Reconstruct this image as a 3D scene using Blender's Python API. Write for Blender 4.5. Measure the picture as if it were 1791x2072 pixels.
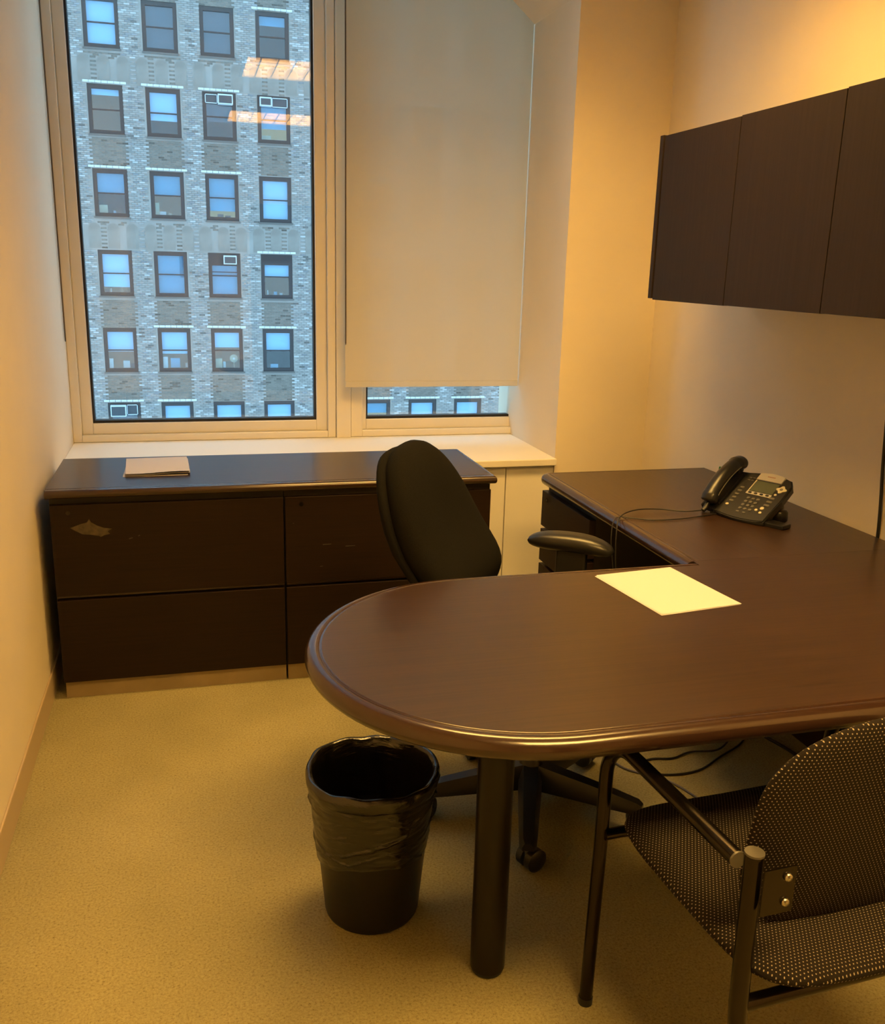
import bpy, bmesh, math, random
import numpy as np
from mathutils import Vector, Matrix
PI = math.pi
random.seed(7)
for o in list(bpy.data.objects):
    bpy.data.objects.remove(o)
S = bpy.context.scene
COL = S.collection

# ------------------------------------------------------------------ camera
F_PX, YAW, PITCH, ROLL, CAM_H = 1880.985, 0.266241, 0.258933, 0.0265054, 1.47
cam_d = bpy.data.cameras.new('camera'); cam = bpy.data.objects.new('camera', cam_d); COL.objects.link(cam)
cam_d.sensor_fit = 'HORIZONTAL'; cam_d.sensor_width = 36.0; cam_d.lens = 36.0 * F_PX / 1791.0
cam_d.clip_start = 0.02; cam_d.clip_end = 400
fw = Vector((math.sin(YAW) * math.cos(PITCH), math.cos(YAW) * math.cos(PITCH), -math.sin(PITCH)))
rt = Vector((math.cos(YAW), -math.sin(YAW), 0)); up = rt.cross(fw)
r2 = rt * math.cos(ROLL) + up * math.sin(ROLL); u2 = up * math.cos(ROLL) - rt * math.sin(ROLL)
cam.matrix_world = Matrix(((r2.x, u2.x, -fw.x, 0), (r2.y, u2.y, -fw.y, 0), (r2.z, u2.z, -fw.z, CAM_H), (0, 0, 0, 1)))
S.camera = cam

# ------------------------------------------------------------------ sky and exposure
SKY_STRENGTH = 3.3
SKY_COLOR = (0.42, 0.72, 1.0, 1)
LAMP_STRENGTH = (43.0, 63.0)      # over the desk, nearer the door
LAMP_COLOR = (1.0, 0.57, 0.145, 1)
w = bpy.data.worlds.new('sky'); S.world = w; w.use_nodes = True
bg = w.node_tree.nodes['Background']; bg.inputs[0].default_value = SKY_COLOR; bg.inputs[1].default_value = SKY_STRENGTH
S.view_settings.view_transform = 'Standard'; S.view_settings.look = 'None'
S.view_settings.exposure = 0.0; S.view_settings.gamma = 1.0; S.view_settings.use_curve_mapping = False

# ------------------------------------------------------------------ materials
def nt(m): return m.node_tree.nodes, m.node_tree.links
def base_mat(name, color, rough=0.5, metal=0.0, spec=0.5, coat=0.0, coat_rough=0.1):
    m = bpy.data.materials.new(name); m.use_nodes = True
    b = m.node_tree.nodes['Principled BSDF']
    b.inputs['Base Color'].default_value = (*color, 1); b.inputs['Roughness'].default_value = rough
    b.inputs['Metallic'].default_value = metal; b.inputs['Specular IOR Level'].default_value = spec
    b.inputs['Coat Weight'].default_value = coat; b.inputs['Coat Roughness'].default_value = coat_rough
    return m
def noisy(name, c0, c1, scale, rough=0.5, stretch=(1, 1, 1), bump=0.0, bump_dist=0.001, detail=4, lo=0.35, hi=0.65, bscale=None, **k):
    m = base_mat(name, c0, rough, **k); n, l = nt(m); b = n['Principled BSDF']
    tc = n.new('ShaderNodeTexCoord'); mp = n.new('ShaderNodeMapping'); mp.inputs['Scale'].default_value = stretch
    l.new(tc.outputs['Object'], mp.inputs[0])
    t = n.new('ShaderNodeTexNoise'); t.inputs['Scale'].default_value = scale; t.inputs['Detail'].default_value = detail
    l.new(mp.outputs[0], t.inputs['Vector'])
    r = n.new('ShaderNodeValToRGB'); r.color_ramp.elements[0].position = lo; r.color_ramp.elements[1].position = hi
    r.color_ramp.elements[0].color = (*c0, 1); r.color_ramp.elements[1].color = (*c1, 1)
    l.new(t.outputs[0], r.inputs[0]); l.new(r.outputs[0], b.inputs['Base Color'])
    if bump:
        t2 = t
        if bscale:
            t2 = n.new('ShaderNodeTexNoise'); t2.inputs['Scale'].default_value = bscale; t2.inputs['Detail'].default_value = 3
            l.new(mp.outputs[0], t2.inputs['Vector'])
        bp = n.new('ShaderNodeBump'); bp.inputs['Strength'].default_value = bump; bp.inputs['Distance'].default_value = bump_dist
        l.new(t2.outputs[0], bp.inputs['Height']); l.new(bp.outputs[0], b.inputs['Normal'])
    return m
MT = {}
MT['wall'] = noisy('wall_paint', (0.785, 0.705, 0.57), (0.815, 0.735, 0.595), 3, rough=0.75, bump=0.05, bscale=300, spec=0.3)
MT['wall_yellow'] = noisy('wall_paint_cream', (0.80, 0.70, 0.48), (0.83, 0.73, 0.51), 3, rough=0.75, bump=0.05, bscale=300, spec=0.3)
MT['white'] = base_mat('ceiling_white', (0.85, 0.82, 0.77), 0.8)
MT['cover'] = base_mat('cover_paint', (0.86, 0.83, 0.76), 0.5)
MT['basebd'] = base_mat('baseboard_vinyl', (0.50, 0.40, 0.27), 0.5)
MT['alu'] = base_mat('painted_aluminium', (0.75, 0.71, 0.63), 0.38, metal=0.1)
MT['gasket'] = base_mat('black_gasket', (0.008, 0.008, 0.012), 0.6)
MT['black_plastic'] = base_mat('black_plastic', (0.012, 0.012, 0.013), 0.35)
MT['phone_plastic'] = base_mat('charcoal_plastic', (0.010, 0.010, 0.012), 0.33)
MT['phone_face'] = base_mat('graphite_plastic', (0.017, 0.017, 0.021), 0.42)
MT['phone_button'] = base_mat('grey_button', (0.13, 0.125, 0.12), 0.45)
MT['phone_silver'] = base_mat('silver_plastic', (0.62, 0.60, 0.60), 0.3, metal=0.4)
MT['phone_pale'] = base_mat('pale_button', (0.62, 0.58, 0.45), 0.4)
MT['phone_red'] = base_mat('badge_print', (0.42, 0.20, 0.18), 0.5)
MT['lcd'] = base_mat('lcd_screen', (0.10, 0.115, 0.09), 0.15)
MT['fabric_black'] = noisy('black_upholstery', (0.0055, 0.0052, 0.0046), (0.0105, 0.0098, 0.0085), 500, rough=1.0, bump=0.3, bump_dist=0.0006, spec=0.08)
MT['tube'] = base_mat('dark_bronze_tube', (0.035, 0.028, 0.022), 0.22, metal=0.9)
MT['tube_cap'] = base_mat('grey_tube_cap', (0.085, 0.08, 0.07), 0.4)
MT['steel'] = base_mat('bolt_steel', (0.4, 0.38, 0.34), 0.3, metal=1.0)
MT['paper'] = base_mat('white_paper', (0.55, 0.54, 0.60), 0.9, spec=0.1)
MT['plinth'] = noisy('plinth_carpet_tint', (0.30, 0.235, 0.14), (0.38, 0.30, 0.19), 6, rough=0.45)  # tan tone holds the carpet's reflection, put into the plinth colour
MT['green'] = base_mat('green_plastic', (0.02, 0.22, 0.03), 0.4)
MT['chain'] = base_mat('bead_chain', (0.10, 0.07, 0.045), 0.5)
MT['patch'] = noisy('bare_chipboard', (0.050, 0.040, 0.024), (0.085, 0.066, 0.040), 60, rough=0.9)
MT['scratch'] = base_mat('pale_scratch', (0.06, 0.05, 0.04), 0.7)
MT['bin'] = base_mat('bin_plastic', (0.010, 0.009, 0.008), 0.42)
MT['door'] = base_mat('door_wood', (0.10, 0.05, 0.025), 0.4)
MT['cord'] = base_mat('black_cord', (0.012, 0.011, 0.012), 0.45)
MT['cord_blue'] = base_mat('grey_blue_cord', (0.10, 0.10, 0.16), 0.45)

def wood(name, axis, c0, c1, rough, coat=0.0, spec=0.5):
    st = {'x': (1.2, 45, 45), 'y': (45, 1.2, 45), 'z': (45, 45, 1.2)}[axis]
    return noisy(name, c0, c1, 3.0, rough=rough, stretch=st, bump=0.06, bump_dist=0.0004, detail=7, lo=0.3, hi=0.75, coat=coat, coat_rough=0.18, spec=spec)
MT['wood_top'] = wood('mahogany_top', 'x', (0.018, 0.0080, 0.0046), (0.040, 0.0175, 0.0095), 0.36, coat=0.25)
MT['wood_top_y'] = wood('mahogany_return_top', 'y', (0.020, 0.0092, 0.0052), (0.042, 0.0195, 0.0105), 0.36, coat=0.25)
MT['wood_edge'] = base_mat('mahogany_edge', (0.030, 0.014, 0.009), 0.24, coat=0.4)
MT['wood_front'] = wood('mahogany_drawer', 'x', (0.010, 0.0046, 0.0024), (0.018, 0.0085, 0.0045), 0.5, spec=0.22)
MT['wood_front_y'] = wood('mahogany_pedestal', 'y', (0.018, 0.008, 0.0045), (0.020, 0.0095, 0.0055), 0.45, spec=0.3)
MT['leg'] = base_mat('dark_leg_laminate', (0.007, 0.0045, 0.003), 0.3, spec=0.35)
MT['wood_dark'] = base_mat('dark_carcass', (0.008, 0.005, 0.004), 0.5)
MT['wood_cab'] = wood('brown_cabinet_laminate', 'z', (0.016, 0.0095, 0.0065), (0.024, 0.0145, 0.010), 0.6, spec=0.25)

def carpet():
    m = base_mat('carpet', (0.3, 0.24, 0.13), 1.0, spec=0.1); n, l = nt(m); b = n['Principled BSDF']
    tc = n.new('ShaderNodeTexCoord')
    a = n.new('ShaderNodeTexNoise'); a.inputs['Scale'].default_value = 170; a.inputs['Detail'].default_value = 5; a.inputs['Roughness'].default_value = 0.75
    c = n.new('ShaderNodeTexNoise'); c.inputs['Scale'].default_value = 3; c.inputs['Detail'].default_value = 3
    for t in (a, c): l.new(tc.outputs['Object'], t.inputs['Vector'])
    r = n.new('ShaderNodeValToRGB'); e = r.color_ramp.elements
    e[0].position = 0.30; e[0].color = (0.15, 0.125, 0.056, 1); e[1].position = 0.62; e[1].color = (0.465, 0.425, 0.24, 1)
    x = e.new(0.43); x.color = (0.365, 0.322, 0.170, 1)
    l.new(a.outputs[0], r.inputs[0])
    mx = n.new('ShaderNodeMixRGB'); mx.blend_type = 'MULTIPLY'; mx.inputs[0].default_value = 1
    r3 = n.new('ShaderNodeValToRGB'); r3.color_ramp.elements[0].position = 0.3; r3.color_ramp.elements[0].color = (0.84, 0.84, 0.82, 1)
    r3.color_ramp.elements[1].position = 0.7; r3.color_ramp.elements[1].color = (1, 1, 1, 1)
    l.new(c.outputs[0], r3.inputs[0]); l.new(r.outputs[0], mx.inputs[1]); l.new(r3.outputs[0], mx.inputs[2]); l.new(mx.outputs[0], b.inputs['Base Color'])
    bp = n.new('ShaderNodeBump'); bp.inputs['Strength'].default_value = 0.8; bp.inputs['Distance'].default_value = 0.004
    l.new(a.outputs[0], bp.inputs['Height']); l.new(bp.outputs[0], b.inputs['Normal'])
    return m
MT['carpet'] = carpet()

def dotted():
    m = base_mat('dotted_upholstery', (0.012, 0.010, 0.008), 0.95, spec=0.15); n, l = nt(m); b = n['Principled BSDF']
    uv = n.new('ShaderNodeUVMap'); sp = n.new('ShaderNodeSeparateXYZ'); l.new(uv.outputs[0], sp.inputs[0])
    def mth(op, a, c=None):
        k = n.new('ShaderNodeMath'); k.operation = op
        for i, v in enumerate((a, c)):
            if v is None: continue
            if isinstance(v, (int, float)): k.inputs[i].default_value = v
            else: l.new(v, k.inputs[i])
        return k.outputs[0]
    P = 0.0068
    vv = mth('DIVIDE', sp.outputs['Y'], P * 0.78); row = mth('FLOOR', vv)
    sh = mth('MULTIPLY', mth('MODULO', mth('ADD', row, 2000), 2.0), 0.5)
    uu = mth('ADD', mth('DIVIDE', sp.outputs['X'], P), sh)
    fu = mth('SUBTRACT', mth('FRACT', mth('ADD', uu, 100)), 0.5); fv = mth('MULTIPLY', mth('SUBTRACT', mth('FRACT', vv), 0.5), 0.78)
    d = mth('SQRT', mth('ADD', mth('MULTIPLY', fu, fu), mth('MULTIPLY', fv, fv)))
    mask = mth('LESS_THAN', d, 0.15)
    mx = n.new('ShaderNodeMixRGB'); mx.inputs[1].default_value = (0.013, 0.010, 0.008, 1); mx.inputs[2].default_value = (0.30, 0.26, 0.20, 1)
    l.new(mask, mx.inputs[0]); l.new(mx.outputs[0], b.inputs['Base Color'])
    tc = n.new('ShaderNodeTexCoord'); t = n.new('ShaderNodeTexNoise'); t.inputs['Scale'].default_value = 700
    l.new(tc.outputs['Object'], t.inputs['Vector'])
    bp = n.new('ShaderNodeBump'); bp.inputs['Strength'].default_value = 0.4; bp.inputs['Distance'].default_value = 0.0008
    l.new(t.outputs[0], bp.inputs['Height']); l.new(bp.outputs[0], b.inputs['Normal'])
    return m
MT['dotted'] = dotted()

def pane_mat(name, f0, tint):
    m = bpy.data.materials.new(name); m.use_nodes = True; n, l = nt(m); n.remove(n['Principled BSDF'])
    g = n.new('ShaderNodeNewGeometry'); d = n.new('ShaderNodeVectorMath'); d.operation = 'DOT_PRODUCT'
    l.new(g.outputs['Incoming'], d.inputs[0]); l.new(g.outputs['Normal'], d.inputs[1])
    def mth(op, a, c=None):
        k = n.new('ShaderNodeMath'); k.operation = op
        for i, v in enumerate((a, c)):
            if v is None: continue
            if isinstance(v, (int, float)): k.inputs[i].default_value = v
            else: l.new(v, k.inputs[i])
        return k.outputs[0]
    cs = mth('ABSOLUTE', d.outputs['Value']); sch = mth('POWER', mth('SUBTRACT', 1.0, cs), 5.0)
    fac = mth('ADD', mth('MULTIPLY', sch, 1.0 - f0), f0)
    tr = n.new('ShaderNodeBsdfTransparent'); tr.inputs[0].default_value = (*tint, 1)
    gl = n.new('ShaderNodeBsdfGlossy'); gl.inputs['Roughness'].default_value = 0.0
    mx = n.new('ShaderNodeMixShader'); l.new(fac, mx.inputs[0]); l.new(tr.outputs[0], mx.inputs[1]); l.new(gl.outputs[0], mx.inputs[2])
    l.new(mx.outputs[0], n['Material Output'].inputs[0])
    return m
MT['glass'] = pane_mat('window_glass', 0.045, (0.97, 0.985, 0.98))
MT['pane'] = pane_mat('facade_glass', 0.075, (0.84, 0.91, 0.95))

def blind_mat():
    m = bpy.data.materials.new('screen_fabric'); m.use_nodes = True; n, l = nt(m); n.remove(n['Principled BSDF'])
    df = n.new('ShaderNodeBsdfDiffuse'); df.inputs[0].default_value = (0.84, 0.78, 0.61, 1)
    tl = n.new('ShaderNodeBsdfTranslucent'); tl.inputs[0].default_value = (0.60, 0.55, 0.45, 1)
    tr = n.new('ShaderNodeBsdfTransparent')
    a = n.new('ShaderNodeMixShader'); a.inputs[0].default_value = 0.36
    c = n.new('ShaderNodeMixShader'); c.inputs[0].default_value = 0.20
    l.new(df.outputs[0], a.inputs[1]); l.new(tl.outputs[0], a.inputs[2]); l.new(a.outputs[0], c.inputs[1]); l.new(tr.outputs[0], c.inputs[2])
    l.new(c.outputs[0], n['Material Output'].inputs[0])
    return m
MT['blind'] = blind_mat()
def bag_mat():
    m = noisy('bag_film', (0.0050, 0.0045, 0.0040), (0.0105, 0.0090, 0.0070), 9, rough=0.24, stretch=(1, 1, 2.2), spec=0.8)
    n, l = nt(m); b = n['Principled BSDF']; tc = n.new('ShaderNodeTexCoord')
    t = n.new('ShaderNodeTexNoise'); t.inputs['Scale'].default_value = 11; t.inputs['Detail'].default_value = 4; t.inputs['Distortion'].default_value = 2.2
    mp = n.new('ShaderNodeMapping'); mp.inputs['Scale'].default_value = (1, 1, 3.6); mp.inputs['Rotation'].default_value = (0.25, 0.2, 0)
    l.new(tc.outputs['Object'], mp.inputs[0]); l.new(mp.outputs[0], t.inputs['Vector'])
    bp = n.new('ShaderNodeBump'); bp.inputs['Strength'].default_value = 0.5; bp.inputs['Distance'].default_value = 0.004
    l.new(t.outputs[0], bp.inputs['Height']); l.new(bp.outputs[0], b.inputs['Normal'])
    return m
MT['bag'] = bag_mat()
def emit(name, color, s):
    m = bpy.data.materials.new(name); m.use_nodes = True; n, l = nt(m); n.remove(n['Principled BSDF'])
    e = n.new('ShaderNodeEmission'); e.inputs[0].default_value = color; e.inputs[1].default_value = s
    l.new(e.outputs[0], n['Material Output'].inputs[0]); return m
for k_ in (0, 1): MT['lamp%d' % k_] = emit('lamp_diffuser', LAMP_COLOR, LAMP_STRENGTH[k_])
MT['louvre'] = base_mat('louvre_metal', (0.50, 0.42, 0.30), 0.4, metal=0.5)
def attr_mat(name, rough=0.9):
    m = base_mat(name, (0.5, 0.5, 0.5), rough, spec=0.2); n, l = nt(m); a = n.new('ShaderNodeAttribute'); a.attribute_name = 'tone'
    l.new(a.outputs['Color'], n['Principled BSDF'].inputs['Base Color']); return m
MT['brick'] = attr_mat('facade_brick')
MT['mortar'] = noisy('mortar', (0.23, 0.21, 0.19), (0.29, 0.265, 0.245), 1.0, rough=0.95)
MT['stucco'] = noisy('arch_panel_render', (0.20, 0.175, 0.155), (0.26, 0.235, 0.21), 1.6, rough=0.95)
MT['lintel'] = base_mat('white_glazed_brick', (0.55, 0.55, 0.53), 0.5)
MT['fframe'] = base_mat('brown_window_frame', (0.030, 0.023, 0.024), 0.5)
MT['fsill'] = base_mat('stone_sill', (0.12, 0.108, 0.10), 0.8)
MT['blind_white'] = base_mat('pale_blue_blind', (0.40, 0.62, 0.80), 0.8)
MT['blind_blue'] = base_mat('blue_blind', (0.10, 0.30, 0.44), 0.8)
MT['blind_grey'] = base_mat('slate_blind', (0.05, 0.075, 0.10), 0.8)
MT['room_dark'] = base_mat('far_room_dark', (0.02, 0.018, 0.017), 0.9)
MT['room_dim_glow'] = emit('far_room_dim_glow', (0.30, 0.24, 0.13, 1), 0.45)  # room walls emit a dim glow in place of lamps inside
MT['room_glow'] = emit('far_room_glow', (0.62, 0.60, 0.30, 1), 0.55)  # brighter wall glow standing in for the lamps of a lit room
MT['ac_white'] = base_mat('ac_casing', (0.50, 0.55, 0.58), 0.5)
MT['ac_grille'] = base_mat('ac_grille', (0.05, 0.055, 0.065), 0.6)
MT['box_white'] = base_mat('far_white_card', (0.75, 0.75, 0.70), 0.8)
MT['box_tan'] = base_mat('far_cardboard', (0.55, 0.45, 0.28), 0.8)
MT['box_blue'] = base_mat('far_blue_card', (0.30, 0.48, 0.62), 0.8)
MT['box_dark'] = base_mat('far_dark_box', (0.10, 0.06, 0.045), 0.8)

# ------------------------------------------------------------------ object helpers
def wmat(o):
    m = Matrix.Identity(4)
    while o is not None:
        m = Matrix.Translation(o.location) @ o.rotation_euler.to_matrix().to_4x4() @ m
        o = o.parent
    return m
def tag(o, label=None, cat=None, group=None, kind=None):
    if label: o['label'] = label
    if cat: o['category'] = cat
    if group: o['group'] = group
    if kind: o['kind'] = kind
    return o
def empty(name, loc, rz=0, label=None, cat=None, group=None):
    o = bpy.data.objects.new(name, None); COL.objects.link(o); o.location = loc; o.rotation_euler = (0, 0, rz); o.empty_display_size = 0.05
    return tag(o, label, cat, group)
def link(name, me, mat, parent=None, world=False, loc=None):
    o = bpy.data.objects.new(name, me); COL.objects.link(o)
    if mat and not me.materials: me.materials.append(MT[mat])
    if parent is not None:
        if world: me.transform(wmat(parent).inverted())
        o.parent = parent
    if loc: o.location = loc
    return o
def bm_obj(name, bm, mat, parent=None, world=False, smooth=False, loc=None, center=False):
    bmesh.ops.recalc_face_normals(bm, faces=bm.faces)
    me = bpy.data.meshes.new(name); bm.to_mesh(me); bm.free()
    if smooth:
        for p in me.polygons: p.use_smooth = True
    o = link(name, me, mat, parent, world, loc)
    return o
def bbox(bm, x0, x1, y0, y1, z0, z1, bevel=0.0, seg=2):
    r = bmesh.ops.create_cube(bm, size=1.0); vs = r['verts']
    for v in vs:
        v.co = Vector(((x0 + x1) / 2 + v.co.x * (x1 - x0), (y0 + y1) / 2 + v.co.y * (y1 - y0), (z0 + z1) / 2 + v.co.z * (z1 - z0)))
    if bevel:
        es = list({e for v in vs for e in v.link_edges})
        bmesh.ops.bevel(bm, geom=es, offset=bevel, segments=seg, affect='EDGES', profile=0.5)
    return vs
def box(name, x0, x1, y0, y1, z0, z1, mat, parent=None, world=False, bevel=0.0, seg=2):
    bm = bmesh.new(); bbox(bm, x0, x1, y0, y1, z0, z1, bevel, seg)
    return bm_obj(name, bm, mat, parent, world)
def sbox(name, *a, mat='wall', bevel=0.0, parent=None):
    o = box(name, *a, mat, parent, True if parent else False, bevel)
    if parent is None: o['kind'] = 'structure'
    return o
def pydata(name, vs, fs, mat, parent=None, world=False, smooth=False):
    bm = bmesh.new(); V = [bm.verts.new(v) for v in vs]
    for f in fs:
        try: bm.faces.new([V[i] for i in f])
        except ValueError: pass
    return bm_obj(name, bm, mat, parent, world, smooth)
def catmull(pts, n=8):
    P = [Vector(p) for p in pts]; P = [P[0] * 2 - P[1]] + P + [P[-1] * 2 - P[-2]]; out = []
    for i in range(1, len(P) - 2):
        a, b, c, d = P[i - 1], P[i], P[i + 1], P[i + 2]
        for k in range(n):
            t = k / n
            out.append(0.5 * ((2 * b) + (c - a) * t + (2 * a - 5 * b + 4 * c - d) * t * t + (3 * b - a - 3 * c + d) * t ** 3))
    out.append(P[-2]); return out
def tube_bm(bm, pts, r, seg=12, cap=True, ry=None, flat=1.0):
    """sweep a circle (or r x ry ellipse) along pts; r may be a list"""
    pts = [Vector(p) for p in pts]; n = len(pts)
    rs = r if isinstance(r, (list, tuple)) else [r] * n
    T = []
    for i in range(n):
        a = pts[max(i - 1, 0)]; b = pts[min(i + 1, n - 1)]; T.append((b - a).normalized())
    ref = Vector((0, 0, 1)) if abs(T[0].z) < 0.9 else Vector((0, 1, 0))
    N = (ref - T[0] * ref.dot(T[0])).normalized(); rings = []
    for i in range(n):
        N = (N - T[i] * N.dot(T[i])).normalized(); B = T[i].cross(N)
        k = (ry / r) if (ry and not isinstance(r, (list, tuple))) else flat
        rings.append([bm.verts.new(pts[i] + N * rs[i] * k * math.cos(2 * PI * j / seg) + B * rs[i] * math.sin(2 * PI * j / seg)) for j in range(seg)])
    for i in range(n - 1):
        for j in range(seg):
            bm.faces.new((rings[i][j], rings[i][(j + 1) % seg], rings[i + 1][(j + 1) % seg], rings[i + 1][j]))
    if cap:
        bm.faces.new(rings[0][::-1]); bm.faces.new(rings[-1])
def shade_auto(o, ang=0.7):
    me = o.data
    for p in me.polygons: p.use_smooth = True
    bm = bmesh.new(); bm.from_mesh(me)
    for e in bm.edges:
        if len(e.link_faces) == 2 and e.calc_face_angle(0) > ang: e.smooth = False
    bm.to_mesh(me); bm.free(); return o
def tube(name, pts, r, mat, parent=None, world=False, seg=12, **k):
    bm = bmesh.new(); tube_bm(bm, pts, r, seg, **k)
    return shade_auto(bm_obj(name, bm, mat, parent, world), 0.9)
def lathe(name, prof, mat, parent=None, world=False, c=(0, 0, 0), seg=32, jig=None):
    vs, fs = [], []
    for (r, z) in prof:
        for j in range(seg):
            a = 2 * PI * j / seg
            rr, zz = (r, z) if jig is None else jig(r, z, a)
            vs.append((c[0] + rr * math.cos(a), c[1] + rr * math.sin(a), c[2] + zz))
    for i in range(len(prof) - 1):
        for j in range(seg): fs.append((i * seg + j, i * seg + (j + 1) % seg, (i + 1) * seg + (j + 1) % seg, (i + 1) * seg + j))
    if prof[0][0] > 1e-6 and jig is None: fs.append(tuple(range(seg))[::-1])
    if prof[-1][0] > 1e-6 and jig is None: fs.append(tuple((len(prof) - 1) * seg + j for j in range(seg)))
    return shade_auto(pydata(name, vs, fs, mat, parent, world), 0.8)
def loft(name, outline, prof, mats, parent=None, world=False):
    """outline(d) -> closed list of (x,y) inset by d; prof = [(d, z)] from the top inside to the bottom inside. mats = (edge, flat)"""
    bm = bmesh.new(); rings = []
    for d, z in prof: rings.append([bm.verts.new((x, y, z)) for x, y in outline(d)])
    n = len(rings[0])
    for i in range(len(rings) - 1):
        for j in range(n):
            f = bm.faces.new((rings[i][j], rings[i][(j + 1) % n], rings[i + 1][(j + 1) % n], rings[i + 1][j])); f.smooth = True
    a = bm.faces.new(rings[0]); b = bm.faces.new(rings[-1][::-1]); a.material_index = 1; b.material_index = 1
    bmesh.ops.recalc_face_normals(bm, faces=bm.faces)
    me = bpy.data.meshes.new(name); bm.to_mesh(me); bm.free()
    me.materials.append(MT[mats[0]]); me.materials.append(MT[mats[1]])
    o = link(name, me, None, parent, world)
    m2 = bmesh.new(); m2.from_mesh(me)
    for e in m2.edges:
        if len(e.link_faces) == 2 and e.calc_face_angle(0) > 0.9: e.smooth = False
    m2.to_mesh(me); m2.free()
    return o
def bull(z, t, r_in=0.0):
    """bullnose profile with a small groove on the top"""
    r = t / 2; zc = z - r
    p = [(0.034, z), (0.0315, z - 0.0003), (0.0300, z - 0.0018), (0.0285, z - 0.0018), (0.0270, z - 0.0004), (r + 0.001, z - 0.0006)]
    for k in range(0, 15):
        a = PI / 2 - PI * k / 14
        p.append((r - (r - 0.0006) * math.cos(a), zc + (r - 0.0006) * math.sin(a)))
    p.append((0.034, z - t)); return p
def pad(name, outline, thick, mapf, mat, parent, rings=9, seg=48, uvs=True, pw=5.0):
    """a cushion: outline(theta)->(a,b); offset +-h(r); mapf(a,b,h)->xyz; uv in metres"""
    vs, uv, fs = [], [], []
    R = [0.0] + [1 - (1 - k / rings) ** 1.6 for k in range(1, rings + 1)]
    def addsurf(sign):
        ids = []
        for r in R[1:] if sign > 0 else R[1:-1]:
            row = []
            for j in range(seg):
                a, b = outline(2 * PI * j / seg); h = sign * thick * (1 - r ** pw) ** 0.5
                vs.append(mapf(a * r, b * r, h)); uv.append((a * r, b * r)); row.append(len(vs) - 1)
            ids.append(row)
        a, b = 0, 0
        vs.append(mapf(0, 0, sign * thick)); uv.append((0, 0))
        return ids, len(vs) - 1
    f, fc = addsurf(1); bk, bc = addsurf(-1); bk = bk + [f[-1]]
    for ids, c in ((f, fc), (bk, bc)):
        for j in range(seg): fs.append((c, ids[0][j], ids[0][(j + 1) % seg]))
        for i in range(len(ids) - 1):
            for j in range(seg): fs.append((ids[i][j], ids[i][(j + 1) % seg], ids[i + 1][(j + 1) % seg], ids[i + 1][j]))
    bm = bmesh.new(); V = [bm.verts.new(v) for v in vs]; L = bm.loops.layers.uv.new('UVMap')
    for q in fs:
        fa = bm.faces.new([V[i] for i in q]); fa.smooth = True
        for lp, i in zip(fa.loops, q): lp[L].uv = uv[i]
    return bm_obj(name, bm, mat, parent, smooth=True)

# ================================================================== SETTING
XL, XR, YB, ZC = -0.508, 1.905, -2.0, 2.60
ZR = 2.80            # ceiling of the window recess
YW = 4.25            # front of the window frames
YCOL, XJ = 3.66, 1.492
sbox('floor', XL - 0.1, XR + 0.1, YB - 0.1, 4.45, -0.08, 0.0, mat='carpet')
sbox('wall_left', XL - 0.12, XL, YB - 0.1, 4.45, 0, ZR + 0.1)
sbox('wall_right', XR, XR + 0.12, YB - 0.1, YCOL, 0, ZC + 0.1)
sbox('wall_column', XJ, XR + 0.12, YCOL, 4.45, 0, ZR + 0.1, mat='wall')
sbox('wall_under_window', XL, XJ, 4.31, 4.45, 0, 0.684)
# ceiling with two openings for the light fittings
LIGHTS = [(0.365, 1.585, 2.08, 2.71), (0.355, 1.575, 0.02, 0.65)]
bm = bmesh.new()
ys = [YB - 0.1, LIGHTS[1][2], LIGHTS[1][3], LIGHTS[0][2], LIGHTS[0][3], 4.45]
bbox(bm, XL, XR, ys[0], ys[1], ZC, ZC + 0.1); bbox(bm, XL, XR, ys[2], ys[3], ZC, ZC + 0.1); bbox(bm, XL, XR, ys[4], YCOL, ZC, ZC + 0.1); bbox(bm, XL, XR, YCOL - 0.02, YCOL, ZC + 0.1, ZR + 0.1); bbox(bm, XL, XJ, YCOL, ys[5], ZR, ZR + 0.1)
for (a, b, c, d) in LIGHTS:
    bbox(bm, XL, a, c, d, ZC, ZC + 0.1); bbox(bm, b, XR, c, d, ZC, ZC + 0.1)
bbox(bm, XL, XR, YB, YCOL - 0.02, ZC + 0.14, ZC + 0.2)
o = bm_obj('ceiling', bm, 'white'); o['kind'] = 'structure'
# back wall with a doorway
bm = bmesh.new(); bbox(bm, XL, 0.62, YB - 0.1, YB, 0, ZC); bbox(bm, 1.52, XR, YB - 0.1, YB, 0, ZC); bbox(bm, 0.62, 1.52, YB - 0.1, YB, 2.1, ZC)
o = bm_obj('wall_back', bm, 'wall'); o['kind'] = 'structure'
d1 = box('door_1', 0.66, 1.48, YB - 0.08, YB - 0.04, 0.005, 2.06, 'door'); d1['kind'] = 'structure'
bm = bmesh.new(); bbox(bm, 0.62, 0.66, YB - 0.1, YB + 0.015, 0, 2.1); bbox(bm, 1.48, 1.52, YB - 0.1, YB + 0.015, 0, 2.1); bbox(bm, 0.66, 1.48, YB - 0.1, YB + 0.015, 2.06, 2.1)
bm_obj('door_frame', bm, 'alu', d1)
tube('door_handle', [(0.72, YB - 0.04, 1.0), (0.72, YB + 0.02, 1.0), (0.83, YB + 0.02, 1.0)], 0.009, 'steel', d1)
o = box('baseboard_left', XL, XL + 0.007, YB, 4.2, 0, 0.096, 'basebd', bevel=0.003); o['kind'] = 'structure'
o = box('baseboard_right', XR - 0.007, XR, YB, YCOL, 0, 0.096, 'basebd', bevel=0.003); o['kind'] = 'structure'
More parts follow.
